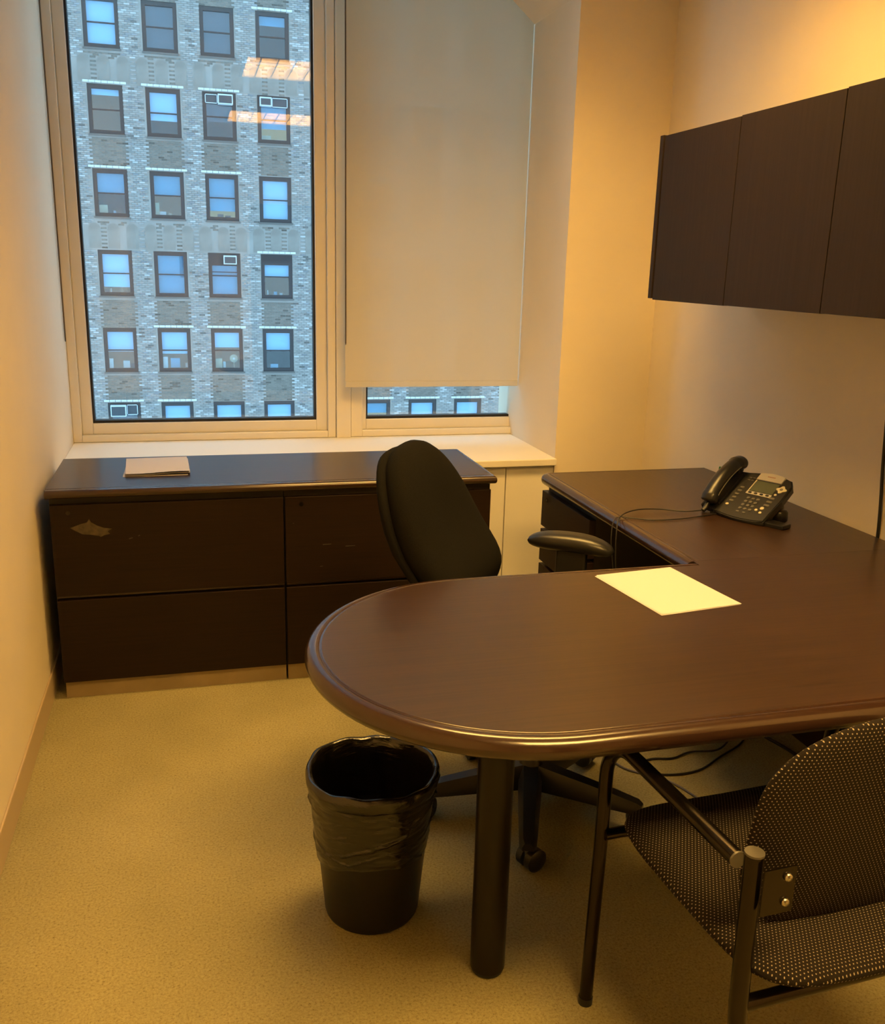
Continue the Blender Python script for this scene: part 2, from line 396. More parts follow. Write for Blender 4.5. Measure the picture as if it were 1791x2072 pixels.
o = box('baseboard_column', XJ, XR - 0.008, YCOL - 0.007, YCOL, 0, 0.096, 'basebd', bevel=0.003); o['kind'] = 'structure'
# chamfered soffit in the window recess
o = pydata('trim_1', [(XJ, YCOL, 2.485), (XJ - 0.382, YCOL, ZR), (XJ, YCOL, ZR), (XJ, 4.245, 2.485), (XJ - 0.382, 4.245, ZR), (XJ, 4.245, ZR)],
           [(0, 1, 2), (3, 5, 4), (0, 3, 4, 1), (1, 4, 5, 2), (2, 5, 3, 0)], 'wall'); o['kind'] = 'structure'

# ---- windows
def frame_ring(bm, x0, x1, z0, z1, wl, wr, wb, wt, y0, y1, bev=0.003):
    bbox(bm, x0, x0 + wl, y0, y1, z0, z1, bev); bbox(bm, x1 - wr, x1, y0, y1, z0, z1, bev)
    bbox(bm, x0 + wl, x1 - wr, y0, y1, z0, z0 + wb, bev); bbox(bm, x0 + wl, x1 - wr, y0, y1, z1 - wt, z1, bev)
def window(name, x0, x1, z0, z1, lw, rw, bw, li, ri, bi):
    """outer ring at YW, inner ring 3 cm deeper, black gasket, two panes"""
    bm = bmesh.new(); frame_ring(bm, x0, x1, z0, z1, lw, rw, bw, 0.05, YW, YW + 0.10)
    o = bm_obj(name, bm, 'alu'); o['kind'] = 'structure'
    bm = bmesh.new(); frame_ring(bm, x0 + lw, x1 - rw, z0 + bw, z1 - 0.05, li, ri, bi, 0.03, YW + 0.028, YW + 0.10)
    s = bm_obj('sash', bm, 'alu', o)
    gx0, gx1, gz0, gz1 = x0 + lw + li, x1 - rw - ri, z0 + bw + bi, z1 - 0.08
    bm = bmesh.new(); frame_ring(bm, gx0, gx1, gz0, gz1, 0.009, 0.009, 0.011, 0.009, YW + 0.040, YW + 0.085, 0)
    bm_obj('gasket', bm, 'gasket', s)
    for y in (0.046, 0.066):
        g = box('glass_pane', gx0 + 0.005, gx1 - 0.005, YW + y, YW + y + 0.005, gz0 + 0.005, gz1 - 0.005, 'glass', o)
    return o
window('window_1', XL, 0.636, 0.686, ZR, 0.036, 0.036, 0.030, 0.045, 0.050, 0.048)
window('window_2', 0.706, XJ + 0.13, 0.686, ZR, 0.054, 0.05, 0.030, 0.022, 0.03, 0.048)
o = box('trim_2', 0.6375, 0.7045, YW - 0.012, YW + 0.10, 0.684, ZR, 'alu', bevel=0.004); o['kind'] = 'structure'; o['label'] = 'flat aluminium mullion cover between the two windows'

# ---- radiator cover with sill board
rc = empty('radiator_cover', (0.49, 3.95, 0), label='cream painted window sill and panelled radiator cover behind the dark credenza', cat='radiator cover')
box('sill_board', XL, XJ, 3.635, 4.28, 0.655, 0.685, 'cover', rc, True, bevel=0.004)
for a, b in ((XL + 0.002, 0.36), (0.363, 1.273), (1.277, XJ - 0.002)):
    box('panel', a, b, 3.665, 3.69, 0.0, 0.647, 'cover', rc, True, bevel=0.002)

# ---- roller blinds
def blind(x0, x1, zbot, y, label, chain_x, chain_z, chain_y=None):
    e = empty('roller_blind', ((x0 + x1) / 2, y, ZR - 0.05), label=label, cat='roller blind')
    bm = bmesh.new(); tube_bm(bm, [(x0 + 0.01, y + 0.03, ZR - 0.045), (x1 - 0.01, y + 0.03, ZR - 0.045)], 0.028, 20)
    shade_auto(bm_obj('roller_tube', bm, 'blind', e, True))
    for bx in (x0, x1 - 0.020): box('bracket', bx, bx + 0.006, y, y + 0.06, ZR - 0.08, ZR - 0.002, 'alu', e, True)
    box('fabric', x0 + 0.012, x1 - 0.012, y, y + 0.0012, zbot + 0.026, ZR - 0.04, 'blind', e, True)
    box('hem_bar', x0 + 0.012, x1 - 0.012, y - 0.004, y + 0.006, zbot, zbot + 0.027, 'blind', e, True, bevel=0.003)
    cy = chain_y or y - 0.012
    bm = bmesh.new()
    for dy in (0.0, 0.014): tube_bm(bm, [(chain_x, cy + dy, ZR - 0.05), (chain_x, cy + dy, chain_z + 0.006), (chain_x, cy + 0.007, chain_z)], 0.0022, 6)
    bm_obj('pull_chain', bm, 'chain', e, True)
    return e
blind(0.655, XJ + 0.009, 0.928, 4.17, 'beige translucent roller blind pulled down over the window beside the column', 0.668, 1.12, 4.155)
blind(XL + 0.004, 0.63, 2.69, 4.19, 'rolled up roller blind whose bead chain hangs by the white wall', XL + 0.006, 1.126, 4.18)

# ---- ceiling lights
def troffer(x0, x1, y0, y1, lamp, label):
    e = empty('ceiling_light', ((x0 + x1) / 2, (y0 + y1) / 2, ZC), label=label, cat='ceiling light', group='recessed ceiling lights')
    box('diffuser', x0 + 0.01, x1 - 0.01, y0 + 0.01, y1 - 0.01, ZC + 0.07, ZC + 0.08, lamp, e, True)
    bm = bmesh.new(); frame_ring2 = [(x0, x0 + 0.02, y0, y1), (x1 - 0.02, x1, y0, y1), (x0, x1, y0, y0 + 0.02), (x0, x1, y1 - 0.02, y1)]
    for a in frame_ring2: bbox(bm, *a, ZC - 0.004, ZC + 0.08)
    bm_obj('frame', bm, 'louvre', e, True)
    n = 12
    for i in range(1, n): x = x0 + (x1 - x0) * i / n; box('louvre_blade', x - 0.003, x + 0.003, y0 + 0.02, y1 - 0.02, ZC + 0.004, ZC + 0.062, 'louvre', e, True)
    for i in range(1, 3): y = y0 + (y1 - y0) * i / 3; box('louvre_blade', x0 + 0.02, x1 - 0.02, y - 0.006, y + 0.006, ZC + 0.004, ZC + 0.062, 'louvre', e, True)
troffer(*LIGHTS[0], 'lamp0', 'recessed louvred ceiling light over the desk')
troffer(*LIGHTS[1], 'lamp1', 'recessed louvred ceiling light nearer the door')

# ================================================================== CREDENZA
def credenza_unit(x0, x1, label):
    e = empty('lateral_file_cabinet', ((x0 + x1) / 2, 3.38, 0), label=label, cat='file cabinet', group='lateral files under the credenza top')
    box('body', x0, x1, 3.15, 3.62, 0.064, 0.709, 'wood_dark', e, True)
    box('plinth', x0 + 0.005, x1, 3.152, 3.58, 0.0, 0.064, 'plinth', e, True)
    for z0, z1 in ((0.066, 0.360), (0.376, 0.688)):
        bm = bmesh.new(); bbox(bm, x0 + 0.002, x1 - 0.002, 3.128, 3.15, z0, z1, 0.002)
        d = bm_obj('drawer', bm, 'wood_front', e, True)
        bm = bmesh.new(); bbox(bm, x0 + 0.004, x1 - 0.004, 3.131, 3.15, z0 - 0.006 if z0 > 0.1 else z0, z0 + 0.001, 0)
        if z0 > 0.1:
            bm_obj('finger_pull', bm, 'wood_edge', d, True)
            bm2 = bmesh.new(); tube_bm(bm2, [(x0 + 0.058, 3.1265, z1 - 0.026), (x0 + 0.058, 3.13, z1 - 0.026)], 0.0075, 16)
            bm_obj('lock', bm2, 'tube', d, True)
        else: bm.free()
    return e
CX0, CXM, CX1 = -0.466, 0.288, 1.036
c1 = credenza_unit(CX0, CXM - 0.001, 'dark wood lateral file cabinet with a torn veneer patch next to the white wall')
c2 = credenza_unit(CXM + 0.001, CX1, 'dark wood lateral file cabinet half hidden behind the black office chair')
patch = [(-0.405, .611), (-0.375, .622), (-0.352, .628), (-0.345, .640), (-0.340, .628), (-0.322, .616), (-0.300, .607), (-0.276, .603), (-0.290, .595), (-0.283, .585),
         (-0.300, .583), (-0.313, .576), (-0.318, .581), (-0.345, .586), (-0.368, .588), (-0.385, .598)]
def decal(name, pts, y, mat, parent):
    n = len(pts); vs = [(x, y, z) for x, z in pts] + [(x, y + 0.0008, z) for x, z in pts]
    fs = [tuple(range(n)), tuple(range(n, 2 * n))[::-1]] + [(i, (i + 1) % n, n + (i + 1) % n, n + i) for i in range(n)]
    return pydata(name, vs, fs, mat, parent, True)
dr = [c for c in c1.children if c.name.startswith('drawer')][1]
p = decal('torn_veneer', patch, 3.1274, 'patch', dr); p['label'] = 'pale torn veneer patch'
for (x, z, l) in ((-0.225, .564, .012), (-0.195, .572, .006)): decal('scratch', [(x, z), (x + l, z + 0.003), (x + l, z + 0.006), (x, z + 0.004)], 3.1276, 'scratch', dr)
dr2 = [c for c in c2.children if c.name.startswith('drawer')][1]
for (x, z, l) in ((0.317, .592, .004), (0.42, .51, .03), (0.50, .50, .035), (0.41, .43, .01)): decal('scratch', [(x, z), (x + l, z + 0.001), (x + l, z + 0.003), (x, z + 0.003)], 3.1276, 'scratch', dr2)
ct = empty('credenza_top', (0.285, 3.375, 0.712), label='long dark mahogany credenza top below the windows', cat='worktop')
def cred_out(d):
    return [(-0.474, 3.632), (-0.474, 3.113 + d), (1.052 - d * 0.5, 3.113 + d), (1.052 - d * 0.5, 3.632)]
loft('top_slab', cred_out, bull(0.74, 0.030), ('wood_edge', 'wood_top'), ct, True)

# ================================================================== DESK
ZT, TT = 0.742, 0.042
PCX, PR, PY = 0.600, 0.4135, 1.6475
desk = empty('peninsula_desk', (1.05, PY, 0), label='dark mahogany peninsula desk with a rounded end on a round leg', cat='desk')
RX0 = 1.222
def pen_out(d):
    pts = [(1.897, PY + PR), (RX0 + 0.021, PY + PR), (RX0 + 0.0205, PY + PR - d), (1.0, PY + PR - d)]
    for k in range(0, 49):
        a = PI / 2 + PI * k / 48; pts.append((PCX + (PR - d) * math.cos(a), PY + (PR - d) * math.sin(a)))
    pts += [(1.0, PY - PR + d), (1.4, PY - PR + d), (1.897, PY - PR + d)]
    return pts
loft('top_slab', pen_out, bull(ZT, TT), ('wood_edge', 'wood_top'), desk, True)
leg = lathe('leg', [(0.0375, 0.012), (0.0375, ZT - TT - 0.004)], 'leg', desk, True, (0.565, 1.605, 0), 40)
lathe('foot', [(0.030, 0.0), (0.0345, 0.003), (0.0355, 0.012)], 'black_plastic', leg, True, (0.565, 1.605, 0), 40)
lathe('mounting_plate', [(0.07, ZT - TT - 0.006), (0.07, ZT - TT)], 'black_plastic', desk, True, (0.565, 1.605, 0), 40)
box('end_panel', 1.862, 1.888, 1.30, 2.0, 0.0, ZT - TT, 'wood_front_y', desk, True)
ret = empty('return_desk_top', (1.56, 2.6, ZT), label='dark mahogany return worktop along the wall carrying the telephone', cat='worktop')
RY0, RY1 = PY + PR + 0.0004, 3.155
def ret_out(d):
    rr = 0.045; cx, cy = RX0 + rr, RY1 - rr; pts = [(1.897, RY0), (RX0 + d, RY0), (RX0 + d, 2.5)]
    r = max(rr - d, 0.004); ox = cx if d < rr else RX0 + d + r; oy = cy if d < rr else RY1 - d - r
    for k in range(9):
        a = PI - PI / 2 * k / 8; pts.append((ox + r * math.cos(a), oy + r * math.sin(a)))
    pts.append((1.897, RY1 - d)); return pts
loft('top_slab', ret_out, bull(ZT, TT), ('wood_edge', 'wood_top_y'), ret, True)
box('support_panel', 1.868, 1.890, 2.10, 2.69, 0.0, ZT - TT, 'wood_front_y', ret, True)
ped = empty('drawer_pedestal', (1.55, 2.92, 0), label='dark wood drawer pedestal under the return worktop', cat='pedestal')
box('body', 1.262, 1.88, 2.705, 3.135, 0.05, ZT - TT, 'wood_dark', ped, True)
box('plinth', 1.30, 1.86, 2.72, 3.12, 0.0, 0.05, 'wood_dark', ped, True)
for z0, z1 in ((0.055, 0.395), (0.408, 0.530), (0.543, 0.676)):
    d = box('drawer', 1.238, 1.262, 2.705, 3.14, z0, z1, 'wood_front_y', ped, True, bevel=0.002)
    if z0 > 0.5:
        bm2 = bmesh.new(); tube_bm(bm2, [(1.2365, 3.09, 0.648), (1.24, 3.09, 0.648)], 0.0075, 16); bm_obj('lock', bm2, 'tube', d, True)

# ================================================================== OVERHEAD CABINET
oc = empty('overhead_cabinet', (1.71, 2.03, 1.375), label='dark brown wall cabinet with flush doors above the telephone', cat='wall cabinet')
OX, OZ0, OZ1 = 1.52, 1.377, 1.900
box('body', OX + 0.022, XR - 0.001, 1.105, 2.951, OZ0 + 0.006, OZ1 - 0.004, 'wood_cab', oc, True)
box('side_panel', OX - 0.001, XR - 0.001, 2.952, 2.975, OZ0 + 0.004, OZ1, 'wood_cab', oc, True, bevel=0.001)
ysm = [2.944, 2.497, 2.048, 1.590, 1.120]
for i in range(4):
    dz = (0.0, 0.002, 0.004, 0.003)[i]
    box('door', OX, OX + 0.02, ysm[i + 1] + 0.0015, ysm[i] - 0.0015, OZ0 + dz * 0.5, OZ1 - 0.003 + dz, 'wood_cab', oc, True, bevel=0.001)

# ================================================================== PAPERS
def sheet(cx, cy, z, w, h, rz, label, group, curl=0.0, bend=0.0, mat='paper'):
    vs, fs = [], []; n, m = 10, 12
    for s in (0, 1):
        for i in range(n + 1):
            for j in range(m + 1):
                u, v = i / n - 0.5, j / m - 0.5
                zz = curl * (max(0, -v - 0.2) / 0.3) ** 2 * (1 + 0.6 * math.sin(u * 5)) + bend * (0.25 - u * u)
                vs.append((u * w, v * h, zz + (0.00025 if s else 0)))
    K = (n + 1) * (m + 1)
    for i in range(n):
        for j in range(m):
            a = i * (m + 1) + j; q = (a, a + 1, a + m + 2, a + m + 1); fs.append(q); fs.append(tuple(K + k for k in q)[::-1])
    o = pydata('paper_sheet', vs, fs, mat, smooth=False); o.location = (cx, cy, z); o.rotation_euler = (0, 0, rz)
    return tag(o, label, 'paper', group)
sheet(1.060, 1.868, ZT + 0.0006, 0.216, 0.279, 0.13, 'lower sheet of white paper on the peninsula desk', 'papers on the desk')
sheet(1.064, 1.871, ZT + 0.0014, 0.216, 0.279, 0.115, 'top sheet of white paper lying on the peninsula desk', 'papers on the desk', 0.0005)
sheet(-0.136, 3.428, 0.7406, 0.216, 0.279, 0.0, 'bottom white sheet of the papers on the credenza top', 'papers on the credenza', 0.0)
sheet(-0.132, 3.430, 0.7430, 0.216, 0.279, 0.03, 'middle white sheet of the papers on the credenza top', 'papers on the credenza', 0.004)
sheet(-0.134, 3.433, 0.7480, 0.216, 0.279, 0.045, 'uppermost white sheet of the papers on the credenza top', 'papers on the credenza', 0.004)

# ================================================================== WASTE BIN
bn = empty('waste_bin', (0.36, 1.865, 0), label='round black plastic waste bin lined with a black bag', cat='waste bin')
H = 0.355
lathe('bin_body', [(0.0, 0.006), (0.100, 0.006), (0.104, 0.0), (0.108, 0.004), (0.110, 0.012), (0.142, H - 0.004), (0.146, H), (0.141, H), (0.106, 0.012), (0.0, 0.012)], 'bin', bn, seg=48)
random.seed(3)
NS = 260; zlow = 0.172
creases = []
for k in range(190):
    creases.append((random.uniform(0, 2 * PI), random.uniform(zlow, H), random.uniform(-0.45, 0.45), random.uniform(0.02, 0.075), random.uniform(0.0016, 0.0042), random.uniform(-0.0028, 0.0034)))
def crease(a, z):
    q = 0.0
    for (ca, cz, sl, ln, wd, am) in creases:
        u = ((a - ca + PI) % (2 * PI) - PI) * 0.13
        if abs(u) > ln * 1.6: continue
        dz = z - cz - sl * u
        if abs(dz) > wd * 3: continue
        q += am * math.exp(-(dz / wd) ** 2 - (u / ln) ** 4)
    return q
rows = []                                  # (radius, height, crease depth, roll wave)
for k in range(12): t = k / 11; rows.append((0.110 + 0.026 * t, 0.10 + (H - 0.095) * t, 0.25, 0.3))
rows += [(0.139, H + 0.009, 0.6, 1), (0.1445, H + 0.0135, 0.6, 1), (0.150, H + 0.010, 0.7, 1), (0.1528, H + 0.001, 0.8, 1), (0.1525, H - 0.009, 0.8, 0.9), (0.1500, H - 0.018, 0.9, 0.8), (0.1478, H - 0.024, 1, 0.6)]
for k in range(1, 56): t = k / 55; z = H - 0.024 + (zlow - H + 0.024) * t; rows.append((0.1115 + 0.034 * z / H + 0.0012, z, 1.0, 0.6))
vs, fs = [], []
for i, (r, z, cd, rw) in enumerate(rows):
    for j in range(NS):
        a = 2 * PI * j / NS
        q = cd * crease(a, z) + 0.0005 * math.sin(17 * a + 60 * z) + 0.0010 * rw * math.sin(5 * a + 2)
        zz = z + rw * 0.0035 * math.sin(3 * a + 0.7) + rw * 0.0016 * math.sin(11 * a)
        if i > 18: zz += (0.012 * math.sin(a + 2.2) + 0.005 * math.sin(3 * a + 1)) * ((H - z) / (H - zlow))
        rr = r + (q if i < 12 else max(q, -0.0010)); vs.append((rr * math.cos(a), rr * math.sin(a), zz))
for i in range(len(rows) - 1):
    for j in range(NS): fs.append((i * NS + j, i * NS + (j + 1) % NS, (i + 1) * NS + (j + 1) % NS, (i + 1) * NS + j))
b = len(vs); vs.append((0, 0, 0.06))
for j in range(NS): fs.append((b, (j + 1) % NS, j))
pydata('bin_liner', vs, fs, 'bag', bn, smooth=True)['label'] = 'glossy crinkled black bag folded over the rim'

# ================================================================== OFFICE CHAIR
oc_yaw = math.radians(-35)
ch = empty('office_chair', (0.874, 2.19, 0), oc_yaw, label='black fabric swivel office chair with armrests behind the desk', cat='office chair')
def sup(t, ax, ay, e):
    c, s = math.cos(t), math.sin(t)
    return ax * math.copysign(abs(c) ** (2 / e), c), ay * math.copysign(abs(s) ** (2 / e), s)
# base: five arms, castors
hubz = 0.085
for k in range(5):
    a = math.radians(177 + 72 * k) - oc_yaw
    ca, sa = math.cos(a), math.sin(a)
    bm = bmesh.new(); prof5 = [(0.03, 0.033, 0.066, 0.135), (0.12, 0.030, 0.065, 0.122), (0.24, 0.025, 0.062, 0.104), (0.305, 0.022, 0.062, 0.092), (0.318, 0.014, 0.064, 0.084)]
    rr = []
    for (d, hw, z0, z1) in prof5:
        rr.append([bm.verts.new((d * ca - s * sa, d * sa + s * ca, z)) for s, z in ((-hw, z0), (-hw, (z0 + z1) / 2), (-hw * 0.6, z1), (hw * 0.6, z1), (hw, (z0 + z1) / 2), (hw, z0))])
    for i in range(4):
        for j in range(6): bm.faces.new((rr[i][j], rr[i][(j + 1) % 6], rr[i + 1][(j + 1) % 6], rr[i + 1][j]))
    bm.faces.new(rr[0]); bm.faces.new(rr[-1])
    arm = bm_obj('base_arm', bm, 'black_plastic', ch); shade_auto(arm, 0.8)
    cx, cy = 0.298 * ca, 0.298 * sa
    ra = a + (0.9, 2.3, 0.4, 1.7, 2.9)[k]; px, py = -math.sin(ra), math.cos(ra)
    tube('castor_stem', [(cx, cy, 0.035), (cx, cy, 0.066)], 0.008, 'steel', arm, seg=10)
    for s in (-1, 1):
        bm = bmesh.new(); q = [(cx + 0.012 * math.cos(ra) + px * s * t, cy + 0.012 * math.sin(ra) + py * s * t, 0.0300) for t in (0.003, 0.006, 0.025, 0.029)]
        tube_bm(bm, q, [0.025, 0.0298, 0.0298, 0.023], 20); shade_auto(bm_obj('castor_wheel', bm, 'black_plastic', arm))
lathe('gas_column', [(0.040, 0.060), (0.042, 0.125), (0.030, 0.140), (0.028, 0.27), (0.016, 0.275), (0.016, 0.40)], 'black_plastic', ch, seg=24)
box('mechanism', -0.11, 0.10, -0.07, 0.07, 0.39, 0.435, 'black_plastic', ch, bevel=0.01)
pad('seat', lambda t: sup(t, 0.235, 0.245, 3.2), 0.042, lambda a, b, h: (a + 0.02, b, 0.482 + h * 0.9 - 0.35 * max(0, a - 0.12) ** 2 + 0.25 * b * b), 'fabric_black', ch, pw=6)
def ochair_back(a, b, h):
    # a across (y), b up; b from -0.26 .. 0.26
    zz = 0.760 + b * 0.97
    xx = -0.235 - 0.30 * (b + 0.26) - 0.12 * max(0, b - 0.02) ** 2 + 0.55 * a * a + 0.05 * math.exp(-((b + 0.12) / 0.10) ** 2)
    return (xx + h, a, zz + h * 0.30)
def oback_outline(t):
    y, z = sup(t, 0.240, 0.255, 2.9)
    return y * (1 - 0.26 * max(0, (z + 0.02) / 0.28) ** 1.5), z
pad('backrest', oback_outline, 0.058, ochair_back, 'fabric_black', ch, rings=12, seg=64, pw=4)
def obshell(a, b, h):
    p = ochair_back(a, b, 0); return (p[0] - 0.044 + h, p[1], p[2] - 0.004)
pad('back_shell', lambda t: (oback_outline(t)[0], 0.935 * oback_outline(t)[1]), 0.030, obshell, 'fabric_black', ch, rings=8, seg=48)
tube('back_bracket', catmull([(-0.05, 0, 0.42), (-0.20, 0, 0.42), (-0.29, 0, 0.46), (-0.32, 0, 0.56), (-0.345, 0, 0.68)]), 0.022, 'black_plastic', ch, seg=10)
for s in (1, -1):
    tube('arm_post', [(0.02, s * 0.18, 0.425), (0.03, s * 0.27, 0.43), (0.035, s * 0.285, 0.46), (0.035, s * 0.285, 0.50)], 0.018, 'black_plastic', ch)
    box('arm_upright', -0.025, 0.065, s * 0.285 - 0.018, s * 0.285 + 0.018, 0.48, 0.680, 'black_plastic', ch, bevel=0.008)
    def armpad(a, b, h, s=s):
        return (a + 0.015, s * 0.285 + b - s * 0.35 * a * a, 0.700 - 0.9 * max(0, a) ** 2 - 0.35 * max(0, -a) ** 2 + h)
    pad('armrest', lambda t: sup(t, 0.128, 0.043, 2.8), 0.026, armpad, 'black_plastic', ch, rings=8, seg=40, pw=3.5)

# ================================================================== GUEST CHAIR
gy = math.radians(3.5)
gc = empty('guest_chair', (1.012, 1.22, 0), gy, label='guest armchair in black dotted fabric on a dark tube frame', cat='chair')
HW = 0.262
def gseat(a, b, h):
    return (a, b - 0.005, 0.447 + h + 0.10 * b * b * (1 if b > 0 else 1.6) - 0.25 * max(0, b - 0.17) ** 1.5 + 0.10 * a * a)
pad('seat', lambda t: sup(t, 0.262, 0.250, 5.5), 0.026, gseat, 'dotted', gc, rings=12, seg=64, pw=6)
def gback(a, b, h):
    zz = 0.712 + b
    return (a, -0.180 - 0.20 * b + 0.16 * a * a + h, zz)
def gb_out(t):
    x, z = sup(t, 0.256, 0.150, 2.5 if math.sin(t) > 0 else 3.6); return x, z * (1.0 if z > 0 else 1.68)
pad('backrest', gb_out, 0.018, gback, 'dotted', gc, rings=12, seg=72, pw=5)
for s in (-1, 1):
    x = s * HW
    # front leg, bend and armrest in one tube
    pts = [(x, 0.262, 0.010), (x, 0.250, 0.40)]
    for k in range(0, 11):
        a = PI / 2 * k / 10; pts.append((x, 0.249 - 0.085 + 0.085 * math.cos(a), 0.537 + 0.085 * math.sin(a)))
    pts += [(x, 0.05, 0.622), (x, -0.150, 0.622)]
    l1 = tube('arm_tube', pts, 0.0135, 'tube', gc, seg=20)
    tube('end_cap', [(x, -0.1535, 0.622), (x, -0.150, 0.622)], 0.0137, 'tube_cap', l1, seg=20)
    tube('rubber_foot', [(x, 0.2622, 0.0), (x, 0.262, 0.016)], 0.0150, 'black_plastic', l1, seg=16)
    l2 = tube('rear_leg', [(x + s * -0.002, -0.225, 0.010), (x, -0.192, 0.40), (x, -0.186, 0.655)], 0.0145, 'tube', gc, seg=20)
    tube('end_cap', [(x, -0.186, 0.655), (x, -0.186, 0.6585)], 0.0147, 'tube_cap', l2, seg=20)
    tube('rubber_foot', [(x + s * -0.002, -0.226, 0.0), (x + s * -0.002, -0.2255, 0.016)], 0.016, 'black_plastic', l2, seg=16)
    bm = bmesh.new(); bbox(bm, min(x, x - s * 0.055), max(x, x - s * 0.055), -0.2135, -0.2100, 0.567, 0.643, 0.0)
    bk = bm_obj('bracket', bm, 'tube', gc)
    for (bx, bz) in ((0.040, 0.628), (0.040, 0.586)):
        bm = bmesh.new(); tube_bm(bm, [(x - s * bx, -0.2195, bz), (x - s * bx, -0.217, bz), (x - s * bx, -0.2130, bz)], [0.0045, 0.0065, 0.0072], 14); bm_obj('bolt', bm, 'steel', bk, smooth=True)
tube('cross_bar', [(-HW, -0.192, 0.395), (HW, -0.192, 0.395)], 0.0125, 'tube', gc, seg=16)
tube('cross_bar', [(-HW, 0.238, 0.412), (HW, 0.238, 0.412)], 0.011, 'tube', gc, seg=16)

# ================================================================== TELEPHONE
tp = empty('desk_telephone', (1.555, 2.471, ZT), math.atan2(-0.90, 0.44), label='black office desk telephone with handset, screen and keypad', cat='telephone')
TA = math.radians(31); ct_, st_ = math.cos(TA), math.sin(TA); Z0 = 0.014
def T(x, s, h): return (x, s * ct_ - h * st_, Z0 + s * st_ + h * ct_)
def tslab(name, pts, h0, h1, mat, parent=None, bev=0.0):
    """prism from an outline in face coordinates"""
    bm = bmesh.new(); n = len(pts)
    a = [bm.verts.new((x, s, h0)) for x, s in pts]; b = [bm.verts.new((x, s, h1)) for x, s in pts]
    bm.faces.new(a[::-1]); bm.faces.new(b)
    for i in range(n): bm.faces.new((a[i], a[(i + 1) % n], b[(i + 1) % n], b[i]))
    if bev:
        es = [e for e in bm.edges if e.verts[0].co.z > h1 - 1e-6 and e.verts[1].co.z > h1 - 1e-6]
        bmesh.ops.bevel(bm, geom=es, offset=bev, segments=2, affect='EDGES')
    for v in bm.verts: v.co = Vector(T(*v.co))
    return bm_obj(name, bm, mat, parent or tp)
def rrect(x0, x1, s0, s1, r, n=4):
    out = []
    for (cx, cy, a0) in ((x1 - r, s1 - r, 0), (x0 + r, s1 - r, 90), (x0 + r, s0 + r, 180), (x1 - r, s0 + r, 270)):
        for k in range(n + 1): a = math.radians(a0 + 90 * k / n); out.append((cx + r * math.cos(a), cy + r * math.sin(a)))
    return out
W = 0.158
# body, main face with a curved lower and upper edge
body_out = [(-0.068, 0.018), (-0.010, 0.006), (0.0, 0.0)] + [(W * k / 8, -0.010 * math.sin(PI * k / 8) - 0.002) for k in range(1, 8)] + [(W, 0.0), (W + 0.006, 0.10), (W + 0.004, 0.168), (W - 0.012, 0.196)] \
    + [(W - 0.012 - (W - 0.012) * k / 6, 0.196 + 0.010 * math.sin(PI * k / 6)) for k in range(1, 7)] + [(-0.030, 0.194), (-0.068, 0.190)]
body = tslab('body', body_out, -0.020, 0.0, 'phone_plastic', bev=0.003)
face_out = [(0.004, 0.004)] + [(W * k / 8, -0.008 * math.sin(PI * k / 8) + 0.002) for k in range(1, 8)] + [(W - 0.004, 0.004), (W + 0.001, 0.10), (W - 0.001, 0.166), (W - 0.015, 0.192), (0.01, 0.192), (-0.002, 0.10)]
tslab('face_plate', face_out, 0.0, 0.0016, 'phone_face', body)
tslab('badge', [(0.040, 0.170)] + [(0.040 + 0.085 * k / 6, 0.199 + 0.006 * math.sin(PI * k / 6)) for k in range(7)] + [(0.125, 0.170)], 0.0, 0.006, 'phone_silver', body, 0.001)
for k in range(6): tslab('badge_lettering', rrect(0.070 + k * 0.0044, 0.0732 + k * 0.0044, 0.186, 0.1905, 0.0008, 1), 0.0055, 0.0064, 'phone_red', body)
tslab('screen', rrect(0.045, 0.122, 0.118, 0.166, 0.002), 0.0012, 0.0026, 'lcd', body)
tslab('screen_bezel', [(0.041, 0.116), (0.044, 0.116), (0.044, 0.168), (0.041, 0.168)], 0.0012, 0.0034, 'phone_pale', body)
tslab('soft_key_strip', rrect(0.040, 0.124, 0.102, 0.115, 0.002), 0.0012, 0.0030, 'phone_silver', body)
for k in range(4): tslab('soft_key', rrect(0.047 + k * 0.0195, 0.058 + k * 0.0195, 0.105, 0.112, 0.003), 0.0028, 0.0046, 'phone_face', body)
for r in range(4):
    for c in range(3): tslab('keypad_button', rrect(0.056 + c * 0.0165, 0.0665 + c * 0.0165, 0.030 + r * 0.0165, 0.0395 + r * 0.0165, 0.004), 0.0012, 0.0042, 'phone_button', body, 0.0008)
for c in range(2): tslab('keypad_button', rrect(0.056 + c * 0.022, 0.066 + c * 0.022, 0.017, 0.022, 0.002), 0.0012, 0.003, 'phone_button', body)
for k in range(5): tslab('line_key', rrect(0.010, 0.024, 0.054 + k * 0.0165, 0.062 + k * 0.0165, 0.003), 0.0012, 0.0040, 'phone_button', body, 0.0008)
tslab('small_key', rrect(0.008, 0.018, 0.036, 0.044, 0.0035), 0.0012, 0.0036, 'phone_pale', body)
for (x, s) in ((0.014, 0.172), (0.026, 0.172), (0.014, 0.160), (0.026, 0.160)): tslab('small_key', rrect(x, x + 0.008, s, s + 0.004, 0.0015), 0.0012, 0.003, 'phone_button', body)
tslab('navigation_pad', [(0.138 + 0.014 * math.cos(a) * (1 + 0.22 * math.cos(4 * a)), 0.146 + 0.014 * math.sin(a) * (1 + 0.22 * math.cos(4 * a))) for a in [2 * PI * k / 32 for k in range(32)]], 0.0012, 0.0042, 'phone_pale', body)
tslab('select_key', rrect(0.133, 0.143, 0.141, 0.151, 0.0045), 0.0042, 0.0052, 'phone_button', body)
tslab('small_key', rrect(0.128, 0.136, 0.116, 0.124, 0.0035), 0.0012, 0.0036, 'phone_pale', body)
